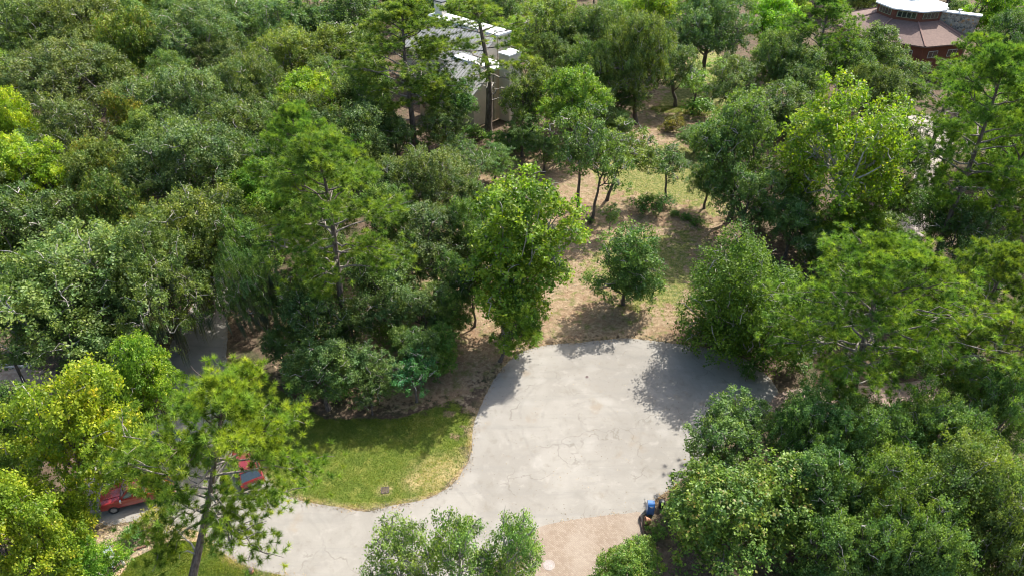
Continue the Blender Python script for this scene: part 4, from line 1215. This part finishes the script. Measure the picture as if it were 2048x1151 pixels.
# pale kerb slabs along the far right driveway
kb = empty('concrete_kerb', tuple(g(1838, 310))); tag(kb, 'pale concrete kerb beside the far driveway under the leaning pine', 'kerb')
k0 = g(1843, 295); k1 = g(1826, 330)
for i in range(4):
    p_ = k0.lerp(k1, (i+.5)/4) - g(1838, 310)
    MB().box((p_.x, p_.y, .1), ((k1-k0).length/4 - .02, .45, .2), math.atan2(k1.y-k0.y, k1.x-k0.x)).build('kerb_stone', M['whiteroof'] if False else M['trim'], kb)
# small plants in the bed
pm = TEMPL['shrub0']
for i, (u, v) in enumerate([(284, 1068), (276, 1076), (290, 1078), (300, 1072), (281, 1086), (295, 1088), (308, 1082), (262, 1090), (270, 1094), (306, 1060), (316, 1070)]):
    q = g(u, v)
    root = empty('seedling', (q.x, q.y, .03), i * 1.3); root.scale = (.11, .11, .12)
    tag(root, 'low sprig in a row of young plants in the pale mulch bed', 'plant', 'young plants set out in the mulch bed')
    c = put('leaves', pm['crown'], root); c.color = (1.2, 1.2, 1, 1)

# ------------------------------------------------------------------ trees
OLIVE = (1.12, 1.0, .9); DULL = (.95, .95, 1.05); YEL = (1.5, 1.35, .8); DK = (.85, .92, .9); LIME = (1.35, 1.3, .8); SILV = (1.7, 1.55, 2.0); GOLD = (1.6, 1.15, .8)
def T(sp, u, v, rp, H, label, tint=(1, 1, 1), **k):
    if sp.startswith('oak') and u < 720 and v < 640:      # the merged canopy of the left wood
        rp *= 1.13; H *= 1.06
    return tree(sp, u, v, rp, H, label, tint, **k)
# foreground pine, bottom left
T('pine0', 436, 910, 188, 15.5, 'foreground pine with curved dark trunk rising from the bottom lawn over the left road', (1.4, 1.25, .95), rz=1.0, foot=(376, 1200))
# foreground yellow sweetgums
T('bright0', 225, 850, 135, 15, 'large yellow green broadleaf tree in front of the utility pole', (1.35, 1.15, .9), foot=(165, 1045))
T('bright1', 300, 765, 78, 13, 'pale green broadleaf tree beside the road bend on the left', (1.15, 1.12, 1.1))
T('bright2', 60, 1075, 110, 14, 'yellow tipped broadleaf tree filling the bottom left corner', (1.35, 1.15, .9))
T('bright0', 135, 1062, 62, 9, 'green broadleaf tree between the corner tree and the red pickup', (1.0, 1.0, .9))
T('magnolia0', 28, 860, 75, 9, 'glossy dark green tree at the left edge below the utility pole', (1.1, 1.15, .9))
T('bright1', 175, 1140, 70, 7, 'leafy green tree at the bottom edge beside the slatted bench', (.95, 1.0, .9))
T('oak0', 20, 960, 60, 10, 'soft green tree at the left edge between the glossy and yellow trees', LIME)
# left live oaks
T('oakbig0', 165, 590, 180, 13, 'huge spreading live oak dominating the left side', (1.12, 1.12, 1.0))
T('oakmoss', 318, 570, 112, 13, 'live oak hung with moss overhanging the left road from the left', (1.05, 1.08, .95), rz=.4)
T('oakbig1', 385, 490, 125, 13.5, 'olive live oak above the moss hung one, tips turning yellow', (1.25, 1.15, .8))
T('oakbig2', 85, 610, 85, 12, 'live oak at the left edge just above the utility pole', (1.0, 1.08, 1.0))
T('oak1', 215, 705, 85, 8, 'rounded live oak right of the utility pole top', (.95, 1.0, 1.0))
T('oakmoss', 505, 585, 52, 14, 'moss draped oak leaning over the road from the lot side', (.95, 1.0, 1.05), rz=2.2, foot=(560, 712))
T('oak2', 500, 520, 60, 13, 'dark green oak right of the white car', (.85, 1.0, .8))
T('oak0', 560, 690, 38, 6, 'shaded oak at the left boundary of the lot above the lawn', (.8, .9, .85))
T('oakbig2', 380, 335, 118, 14, 'broad dull green oak in the upper left wood, above the olive oak', DULL)
T('oakbig0', 375, 222, 108, 14, 'round greyish oak in the middle of the upper left wood', DULL, rz=2)
T('oakbig1', 120, 165, 115, 14, 'wide grey olive oak high in the upper left wood', (1.05, .97, 1.0))
T('magnolia1', 205, 360, 72, 13, 'yellow tinged magnolia in the left wood between two oaks', GOLD)
T('magnolia0', 265, 265, 48, 14, 'golden leaved magnolia at the centre of the upper left wood', (1.7, 1.2, .7))
T('magnolia1', 235, 435, 62, 12, 'dark magnolia with reddish leaves above the huge live oak', (1.15, .95, .8))
T('bright1', 30, 270, 62, 16, 'vivid yellow green tree at the left edge, upper part of the picture', (1.6, 1.35, .7))
T('bright2', 60, 350, 82, 14, 'bright green tree at the left edge under the vivid yellow green one', (1.35, 1.25, .8))
T('oak1', 60, 450, 90, 13, 'dark oak at the left edge above the huge live oak', (.8, .9, .85))
T('oak2', 150, 275, 72, 14, 'dark olive oak left of the golden magnolia', (.9, .85, .85))
T('thin0', 120, 300, 45, 13, 'half bare twiggy tree near the vivid green one', (.9, .8, .8))
T('oakbig1', 60, 60, 95, 15, 'dark olive oak in the top left corner', (1.0, .95, .75))
T('oakbig2', 160, 55, 90, 15, 'brownish green oak near the top left corner', (1.05, .95, .75), rz=3)
T('magnolia0', 262, 95, 62, 16, 'yellow green magnolia crown beside the gap near the top left', (1.5, 1.35, .9))
T('oakbig0', 395, 80, 92, 15, 'dull green oak at the top, right of the yellow green magnolia', DULL, rz=4)
T('oak0', 480, 50, 70, 14, 'small dark oak at the top left of centre', DK)
T('oakbig1', 500, 190, 75, 14, 'mid green oak left of the lime coloured trees', (1, 1, .9))
T('oak2', 590, 55, 75, 15, 'deep green leafy oak well left of the modern house by the top edge', (.85, 1.0, .95))
T('oak1', 680, 45, 75, 15, 'blackish green oak just left of the tall pine crown by the top edge', (.8, .95, .85))
T('oakbig2', 590, 130, 90, 14, 'yellowish olive tree behind the bright yellow green tree', (1.35, 1.2, .7))
T('bright0', 615, 215, 82, 14, 'bright yellow green tree left of the tall pine', (1.35, 1.2, .75))
T('thin1', 655, 175, 42, 14, 'silvery grey leaved tree beside the bright yellow green one', SILV)
T('oak0', 480, 275, 70, 13, 'bushy oak left of the bright yellow green tree', (1, 1, .95))
T('oak2', 550, 275, 55, 12, 'small oak below the bright yellow green tree', (.9, 1, .9))
T('oak1', 700, 120, 70, 15, 'lime green crown between the bright tree and the tall pine', (1.25, 1.2, .75))
# tall pines around the modern house
T('pine1', 815, 112, 125, 22, 'tall dense pine left of the modern house', (1.0, 1.0, .9), rz=.5, foot=(828, 318))
T('pine2', 966, 60, 118, 26, 'tall sparse pine standing in front of the modern house', (1.15, 1.05, .9), rz=2.2, foot=(976, 270))
T('oak0', 1000, 20, 60, 16, 'dark crown at the top behind the modern house', DK)
T('oak1', 905, 5, 60, 16, 'green crown behind the chimney of the modern house', (.9, 1, .9))
T('oak2', 745, 250, 52, 11, 'dark tree under the tall dense pine on its left', DK)
T('oak1', 900, 195, 56, 12, 'feathery bluish green tree at the left corner of the modern house', (.9, 1.15, 1.1))
T('oak2', 885, 255, 62, 8, 'soft green tree right of the tall dense pine trunk', (1.1, 1.15, 1.15))
T('oak0', 740, 300, 50, 8, 'low dark tree left of the tall dense pine trunk', (.85, .95, .9))
# lot trees left half
T('pine1', 655, 430, 150, 20, 'big pine leaning over the left half of the lot', (1.05, 1.05, .9), rz=3.6, foot=(700, 700))
T('pine0', 590, 330, 95, 19, 'pine with dense top at the upper left corner of the lot', (1.0, 1.05, .95), rz=1.2)
T('oakbig0', 850, 375, 100, 12, 'rounded dull oak at the centre left behind the leafy tall tree', (.95, .9, .95))
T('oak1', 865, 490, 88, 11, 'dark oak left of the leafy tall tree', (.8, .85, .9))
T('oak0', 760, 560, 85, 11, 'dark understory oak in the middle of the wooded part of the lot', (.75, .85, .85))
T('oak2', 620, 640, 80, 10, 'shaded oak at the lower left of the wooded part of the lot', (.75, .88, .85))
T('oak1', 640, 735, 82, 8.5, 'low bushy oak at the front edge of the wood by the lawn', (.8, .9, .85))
T('oak0', 735, 745, 62, 7, 'dense bushy tree at the front edge of the wood, right of the low oak', (.8, .9, .85))
T('thin0', 738, 790, 36, 3.5, 'small olive shrub like tree at the very front of the wood', (1.2, 1.1, 1.1))
T('thin1', 825, 735, 56, 6, 'feathery blue green tree at the right front corner of the wood', (.55, 1.1, 1.15))
T('magnolia0', 872, 700, 48, 6, 'glossy laurel like tree near the corner of the turning circle', (.95, 1.15, .9))
T('magnolia1', 905, 630, 44, 7, 'broad leaved green tree beside the straw clearing', (1.1, 1.2, 1.15))
T('oak2', 845, 620, 62, 8, 'grey green bushy tree in the wood next to the broad leaved one', (.9, .95, 1.0))
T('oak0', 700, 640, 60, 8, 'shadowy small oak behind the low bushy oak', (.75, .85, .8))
T('oak1', 950, 410, 48, 9, 'dark slim oak behind the leafy tall tree', (.8, .9, .85))
T('tallbroad', 1046, 480, 118, 19, 'tall leafy tree with large bright leaves left of the open lot', (.95, .98, .85), rz=.8, foot=(1012, 668))
T('thin0', 950, 330, 40, 8, 'small dark tree near the boundary below the sparse pine', DK)
T('thin1', 1110, 470, 32, 4, 'small grey green bush like tree beside the tall leafy tree', (1.1, 1.2, 1.5))
# open lot trees
T('bushy', 1254, 522, 74, 7.5, 'rounded small oak alone at the front of the open lot', (.85, 1.0, .85), rz=.3, foot=(1247, 609))
T('thin0', 1160, 280, 74, 12, 'slim two tone tree with thin trunk on the open lot', (.85, .95, .85), foot=(1156, 432))
T('thin1', 1212, 318, 64, 10, 'slim tree with leaning trunk right of its taller neighbour', (.9, 1.05, .8), foot=(1180, 442))
T('thin0', 1258, 292, 66, 9, 'yellowish light crown leaning over the open lot', (1.15, 1.2, .85), foot=(1215, 400))
T('thin1', 1335, 325, 52, 8.5, 'small dark layered tree in the middle of the open lot', (.65, .85, .7), foot=(1329, 402))
T('thin0', 1222, 428, 22, 4.5, 'narrow columnar young tree behind the rounded small oak', (.8, 1, .8))
T('bright1', 1142, 205, 72, 14, 'light green airy tree behind the slim lot trees', (1.0, 1.02, 1.15))
T('oak0', 1058, 180, 62, 14, 'ivy clad tree right of the modern house', (1.1, 1.1, .85))
T('oak2', 1100, 70, 70, 16, 'green crown above the ivy clad tree', (1.15, 1.15, .85))
T('oakbig1', 1205, 75, 80, 15, 'dark olive tree at the top centre', (.95, 1, .8))
T('oakbig2', 1265, 120, 85, 15, 'soft drooping oak behind the open lot', (1.05, 1.02, .85), rz=1.6, foot=(1272, 248))
T('oak1', 1340, 125, 60, 13, 'oak with tall bare dark trunk at the back of the lot', (.95, 1.02, 1.0), foot=(1350, 213))
T('bright2', 1305, 35, 62, 16, 'yellow green crown at the top right of centre', (1.1, 1.0, .65))
T('oakbig0', 1420, 60, 88, 16, 'bluish dark oak at the top behind the lot', (.8, .92, 1.0), rz=5)
T('oak0', 1465, 165, 58, 12, 'mid green oak right of the distant grass path', (1, 1.05, .95))
T('oak2', 1180, 140, 50, 14, 'dull crown between the airy tree and the drooping oak', (.9, .95, .8))
T('oak2', 1470, 290, 92, 12, 'spreading dark green tree at the right side of the open lot', (.92, 1.02, .85), rz=2.5, foot=(1457, 440))
T('oak1', 1420, 355, 45, 8, 'dark lower crown at the right edge of the grassy area', (.75, .92, .8))
T('oak2', 1500, 400, 72, 11, 'very dark oak above the dense evergreen', (.82, .92, .82))
T('evergreen', 1488, 592, 136, 8.5, 'dense bright evergreen with feathery sprays at the right of the lot', (.72, .76, .58), foot=(1492, 700))
T('oak0', 1560, 225, 75, 13, 'oak left of the large yellow green sycamore', (.9, 1, .9))
T('oakbig2', 1560, 130, 72, 14, 'green oak at the upper right behind the sycamore', (1.05, 1.08, .9))
T('bright0', 1545, 45, 65, 15, 'vivid green crown at the top right', (1.15, 1.25, .7))
T('pine0', 1655, 65, 78, 23, 'pine with leaning trunk left of the octagonal house', (.95, 1.0, .9), rz=4.2, foot=(1612, 215))
T('sycamore', 1705, 290, 150, 17, 'large yellow green sycamore with pale trunk at the upper right', (1.12, 1.06, .8), rz=.2, foot=(1680, 480))
T('oak1', 1760, 105, 58, 13, 'oak in front of the octagonal house roof on its left', (1.0, 1.08, .85))
T('oak2', 1812, 172, 52, 11, 'dull oak in front of the octagonal house wall', (.9, .95, .95))
T('oak0', 1690, 130, 55, 13, 'bushy oak below the leaning pine', (.95, 1.05, .85))
T('oak0', 1590, 360, 62, 11, 'dark oak squeezed behind the sycamore base', (.7, .85, .75))
T('oak1', 1590, 440, 60, 9, 'grey green oak between evergreen and sycamore', (.8, .95, .9))
T('bright1', 1700, 450, 75, 9, 'yellow green bushy tree under the sycamore', (.95, .95, .7))
# right pines
T('pine1', 1960, 260, 120, 21, 'tall leaning pine on the right in front of the far driveway', (1.0, 1.08, .95), rz=2.9, foot=(1862, 550))
T('pine2', 1912, 190, 80, 18, 'pine whose trunk leans across the far driveway', (.9, 1.0, .9), rz=.4, foot=(1842, 345))
T('pine3', 2030, 350, 110, 18, 'dense pine at the right edge, upper half', (1.05, 1.1, .95), rz=2.0)
T('pine2', 1950, 160, 70, 21, 'slim pine top beside the stone wall of the octagonal house', (1.0, 1.1, .9), rz=1.0)
T('oakbig0', 2020, 100, 80, 15, 'very dark oak at the top right corner', (.55, .72, .65))
T('bright2', 2040, 200, 45, 15, 'dark green leafy tree at the right edge below the corner oak', (.7, .9, .6))
T('bright1', 1985, 20, 70, 16, 'bright green crown behind the stone wall at the top right', (1.1, 1.2, .7))
T('pine3', 1728, 632, 190, 15, 'large round topped pine on the right beside the turning circle', (1.15, 1.15, .95), rz=.9, foot=(1700, 835))
T('pine0', 1975, 610, 110, 16, 'open pine at the right edge beside the round topped pine', (1.0, 1.05, .9), rz=2.0)
T('pine2', 2010, 720, 95, 14, 'sparse pine with bare limbs at the right edge', (1.0, 1.0, .8), rz=.3)
T('oak2', 1930, 470, 70, 10, 'dark understory oak behind the right hand pines', DK)
T('oak0', 1800, 560, 55, 7, 'dark bush like oak behind the round topped pine', DK)
T('oak1', 1640, 500, 50, 7, 'small oak right of the dense evergreen', (.8, .9, .85))
# lower right
T('oak2', 1455, 880, 95, 9.5, 'dull green oak overhanging the turning circle from the right', (1.0, 1.12, 1.05))
T('magnolia0', 1468, 1022, 146, 10.5, 'big glossy magnolia at the bottom beside the mailbox', (1.2, 1.15, .95), rz=1.0)
T('magnolia1', 1262, 1150, 75, 6, 'young magnolia at the bottom edge in the paved drive', (1.3, 1.3, .95))
T('oakbig0', 1610, 870, 92, 10, 'oak below the round topped pine', (1.0, 1.15, 1.0))
T('oakbig1', 1735, 900, 105, 10.5, 'green oak in the middle of the lower right wood', (1.05, 1.15, 1.0), rz=2)
T('oakbig2', 1860, 880, 105, 11, 'lighter green oak in the lower right wood', (1.1, 1.18, 1.05), rz=1)
T('oakbig0', 1985, 830, 90, 12, 'oak at the right edge of the lower right wood', (1.05, 1.18, 1.1), rz=3)
T('oak1', 1650, 985, 90, 11, 'dark oak right of the big magnolia', (.85, 1.0, .95))
T('oakbig1', 1790, 1020, 125, 11.5, 'yellow tipped oak in the lower right', (1.1, 1.1, .8), rz=4)
T('oakbig2', 1940, 1010, 135, 12.5, 'wide olive oak near the right bottom corner', (1.15, 1.12, .95), rz=5)
T('oakbig1', 2010, 1120, 110, 12.5, 'oak filling the right bottom corner', (1.05, 1.02, .95), rz=.5)
T('oak0', 1690, 1110, 90, 10, 'green oak at the bottom edge right of the magnolia', (.95, 1.08, .85))
T('oakbig0', 1830, 1130, 110, 11, 'broad oak at the bottom edge of the lower right wood', (.95, 1.05, .9), rz=1.5)
# bottom centre
T('scraggly', 798, 1122, 86, 9, 'scraggly young tree at the bottom edge over the curved road', (1.25, 1.35, 1.0), rz=.4)
T('scraggly', 918, 1112, 82, 10, 'airy young tree at the bottom centre', (1.4, 1.45, 1.05), rz=2.4)
T('scraggly', 1030, 1110, 72, 10, 'sparse leafy young tree left of the brick driveway', (1.35, 1.45, 1.1), rz=4.1)

T('oak1', 1045, 262, 48, 7, 'bushy green tree at the foot of the beige house wall', (.95, 1.1, .85))
T('oak2', 1090, 300, 42, 6, 'low green tree left of the slim lot trees', (1.0, 1.1, .9))
T('oak0', 990, 318, 42, 6, 'small green tree in front of the sparse pine foot', (.9, 1.05, .85))
T('thin1', 925, 300, 40, 7, 'thin grey green tree behind the rounded dull oak', (1, 1.1, 1.1))
T('oak2', 1760, 470, 55, 7, 'shaded tree beside the far driveway under the pines', (.85, 1, .85))
T('oak0', 1800, 400, 48, 8, 'olive tree at the bend of the far driveway', (.95, 1.05, .9))
T('oak1', 1700, 540, 55, 7, 'green tree above the round topped pine', (.9, 1.05, .9))
T('oak2', 1880, 430, 60, 10, 'green tree right of the far driveway', (.9, 1.05, .85))
T('oak1', 1245, 200, 50, 10, 'dark tree among the bare trunks behind the lot', (.85, .95, .85), foot=(1238, 252))
T('oak2', 1200, 215, 48, 9, 'dark tree between the airy tree and the bare trunks', (.85, .95, .85))
T('oak0', 1960, 550, 65, 12, 'dark leafy tree between the pines at the right edge', (.85, 1.0, .8))
T('oak2', 1900, 740, 60, 6, 'very shaded bush like tree behind the lower right oaks', (.8, .95, .85))
T('oak1', 1640, 610, 45, 6, 'grey green bushy tree between evergreen and round topped pine', (1.0, 1.15, 1.15))
T('bright2', 1064, 642, 64, 8.5, 'lower leafy tree overhanging the pavement under the tall leafy tree', (.9, .98, .85), foot=(1000, 722))
T('oak1', 935, 470, 52, 12, 'dark oak tucked against the left of the tall leafy tree', (.85, .95, .9))
T('oak2', 945, 570, 42, 9, 'slim dark oak standing in the straw clearing of the wood', (.85, .95, .85))
T('oak0', 900, 560, 45, 9, 'shaded oak behind the broad leaved green tree', (.8, .9, .85))
T('oak1', 792, 272, 48, 9, 'dark tree at the foot of the tall dense pine', (.85, .95, .9))
T('oak2', 745, 190, 55, 14, 'bushy oak touching the tall dense pine on its left', (.95, 1.05, .9))
T('thin1', 1395, 165, 45, 8, 'light green sapling group beside the distant grass path', (1.3, 1.4, .7))
T('oak0', 1230, 250, 40, 6, 'low green tree among trunks behind the slim lot trees', (.9, 1.0, .85))
T('oak1', 1395, 270, 42, 5, 'small bushy tree beside the dying bush', (.9, 1.05, .85))
T('oak0', 835, 700, 55, 7, 'dark bushy tree between the feathery tree and the laurel like one', (.8, .95, .85))
# understory shrubs and bushes one can make out
def S(u, v, rp, H, label, tint=(1, 1, 1), **k): return tree('shrub', u, v, rp, H, label, tint, **k)
S(1292, 408, 30, 2.4, 'rounded bush behind the columnar young tree', (.9, 1, .9))
S(1330, 402, 22, 1.5, 'spiky dark green bush at the foot of the layered tree', (.7, .9, .7))
S(1150, 432, 12, 1, 'tuft of leaves at the foot of the slim trunks', (1, 1.2, .8))
S(1370, 434, 14, .8, 'low green plant left of the shrub ring on the lot', (1, 1.2, .9))
S(1392, 442, 16, .9, 'low green plant in the middle of the shrub ring on the lot', (.9, 1.1, .9))
S(1350, 428, 12, .8, 'low green plant at the left end of the shrub ring', (.9, 1.1, .8))
S(1495, 745, 20, 2.0, 'dark shrub at the right rim of the turning circle', (.7, .9, .8))
S(1180, 440, 10, .8, 'small weed beside the leaning slim trunk', (1, 1.1, .9))
S(1000, 285, 40, 2.5, 'palm like bright shrub below the modern house', (1.0, 1.3, .6))
S(1050, 275, 40, 2.5, 'dark green shrub below the ivy clad tree', (.8, 1.1, .6))
S(950, 268, 30, 2.2, 'pale bush at the foot of the sparse pine', (1.2, 1.3, 1.1))
S(262, 1068, 26, 1.1, 'bluish ground creeper at the left end of the planting bed', (1.0, 1.3, 1.2))
S(1345, 1020, 22, 1.2, 'low shrub beneath the magnolia near the mailbox', (.8, 1, .8))
S(1312, 1062, 20, 1.0, 'leafy shrub behind the terracotta pot', (1.0, 1.2, .8))
S(1440, 130, 30, 2.0, 'bright green bush beside the distant grass path', (1.5, 1.6, .6))
S(1400, 215, 36, 2.6, 'green bush right of the tall bare trunk', (1.0, 1.15, .7))
T2 = tree('shrub', 345, 245, 10, 1, 'small bush hidden between oaks', (1, 1, 1)) if False else None
rb = plant('shrub', g(1345, 262), 1.9, 2.6, 'reddish brown dying bush behind the layered tree', (1.6, .95, .9))
dd_ = plant('shrub', g(318, 1048), 1.2, 1.3, 'bare tan twiggy bush beside the pickup truck', (2.6, 1.3, 1.5))

# fill the wood between the trees named above: only where it can be seen
PAVE = [road_poly, paver_poly, drive_r_poly, drive_n_poly]
OPEN = [road_poly, paver_poly, drive_r_poly, drive_n_poly, lawn_poly, lawn2_poly, bed_poly,
        np.array(G2([(1000, 742), (1060, 696), (1190, 680), (1290, 677), (1400, 692), (1430, 600), (1430, 500), (1470, 380), (1460, 250), (1480, 130), (1400, 90), (1290, 200), (1200, 280), (1000, 300), (880, 310), (880, 480), (880, 620), (905, 800), (960, 760)])), np.array(pink_poly)]
def free(x, y, r, sep):
    X = np.array([x]); Y = np.array([y])
    for p_ in OPEN:
        if poly_field(p_, X, Y)[0] > -r * 0.75: return False
    if math.hypot(x - ctr.x, y - ctr.y) < 14 + r or math.hypot(x - GH.location.x, y - GH.location.y + 5) < 10 + r: return False
    if x > ctr.x - 13 and x < ctr.x + 20 and y > ctr.y - 42 and y < ctr.y: return False
    if abs(x - GH.location.x) < 13 and GH.location.y - 24 < y < GH.location.y: return False
    return all(math.hypot(x - a, y - b) > sep * (r + c) for a, b, c in PLACED)
def region(x, y):
    side = 'left' if x < -12 - y * .12 else ('right' if x > 14 + y * .1 else 'middle')
    dist = 'far' if y > 105 else ('middle distance' if y > 62 else 'near')
    return side, dist
rnd2 = random.Random(21); cnt = 0
NAMED = list(zip(PLACED, NICK)); USED = {}
def short(s):
    w = s.split(); out = []
    for q in w:
        if len(out) >= 4 and q in ('in', 'at', 'of', 'on', 'with', 'by', 'beside', 'below', 'above', 'behind', 'left', 'right', 'hung', 'from', 'just', 'rising', 'whose', 'leaning', 'near', 'under', 'between', 'standing', 'dominating', 'filling', 'over', 'and', 'overhanging', 'squeezed', 'to', 'next', 'alone', 'high'): break
        out.append(q)
        if len(out) >= 8: break
    return ' '.join(out).rstrip(',')
def beside(x, y, what, group):
    best = sorted(NAMED, key=lambda q: math.hypot(q[0][0] - x, q[0][1] - y))[:16]
    for (a, b, c), nk in best:
        dx, dy = x - a, y - b
        w = ('right of' if dx > 0 else 'left of') if abs(dx) > abs(dy) else ('behind' if dy > 0 else 'in front of')
        lb = '%s just %s the %s' % (what, w, short(nk))
        if lb not in USED:
            USED[lb] = 1
            return lb
    lb2 = ' '.join(lb.split()[:11]) + ' in the ' + group.split(' of the ')[-1]
    return lb2
def gap(x, y):   # the far driveway may be overhung
    X = np.array([x]); Y = np.array([y])
    return poly_field(drive_n_poly, X, Y)[0] < -1.0
OPEN.remove(drive_n_poly) if False else None
OPEN = [q for q in OPEN if q is not drive_n_poly] + [np.array(G2([(-120, 700), (110, 730), (200, 800), (190, 960), (100, 1060), (-100, 1060)])), np.array(G2([(1240, 960), (1400, 960), (1400, 1140), (1240, 1140)]))]
for it in range(14000):
    y = 24 + 176 * rnd2.random() ** 0.8; x = rnd2.uniform(-1, 1) * (0.78 * y + 14)
    r = rnd2.uniform(3.4, 5.4) if y > 60 else rnd2.uniform(2.4, 3.8)
    H = rnd2.uniform(10, 14) if y > 60 else rnd2.uniform(6, 9)
    if not free(x, y, r, 0.44) or not gap(x, y): continue
    side, dist = region(x, y)
    sh = rnd2.uniform(.75, 1.2)
    grp = 'gap filling trees of the %s wood' % side
    plant('oak' if rnd2.random() < .8 else 'bright', (x, y), r, H, beside(x, y, ('dark green crown' if sh < .88 else 'mid green crown' if sh < 1.04 else 'light green crown'), grp),
          (sh * rnd2.uniform(.9, 1.1), sh, sh * rnd2.uniform(.8, 1)), group=grp, limbs=False)
    cnt += 1
    if cnt > 190: break
cnt2 = 0
for it in range(5000):
    y = 24 + 80 * rnd2.random(); x = rnd2.uniform(-1, 1) * (0.72 * y + 8); r = rnd2.uniform(.9, 1.9)
    if not free(x, y, r, 0.0) or not gap(x, y) or any(math.hypot(x - a, y - b) < .8 * r for a, b, c in (PLACED[-cnt2:] if cnt2 else [])): continue
    side, dist = region(x, y)
    grp = 'understory bushes of the %s wood' % side
    plant('shrub', (x, y), r, r * 1.3, beside(x, y, 'low bush', grp), (.85, .95, .85), group=grp, limbs=False)
    cnt2 += 1
    if cnt2 > 130: break
print('FILL', cnt, cnt2, 'objects', len(bpy.data.objects), 'tris', sum(len(me.loops) - 2 * len(me.polygons) for me in bpy.data.meshes))
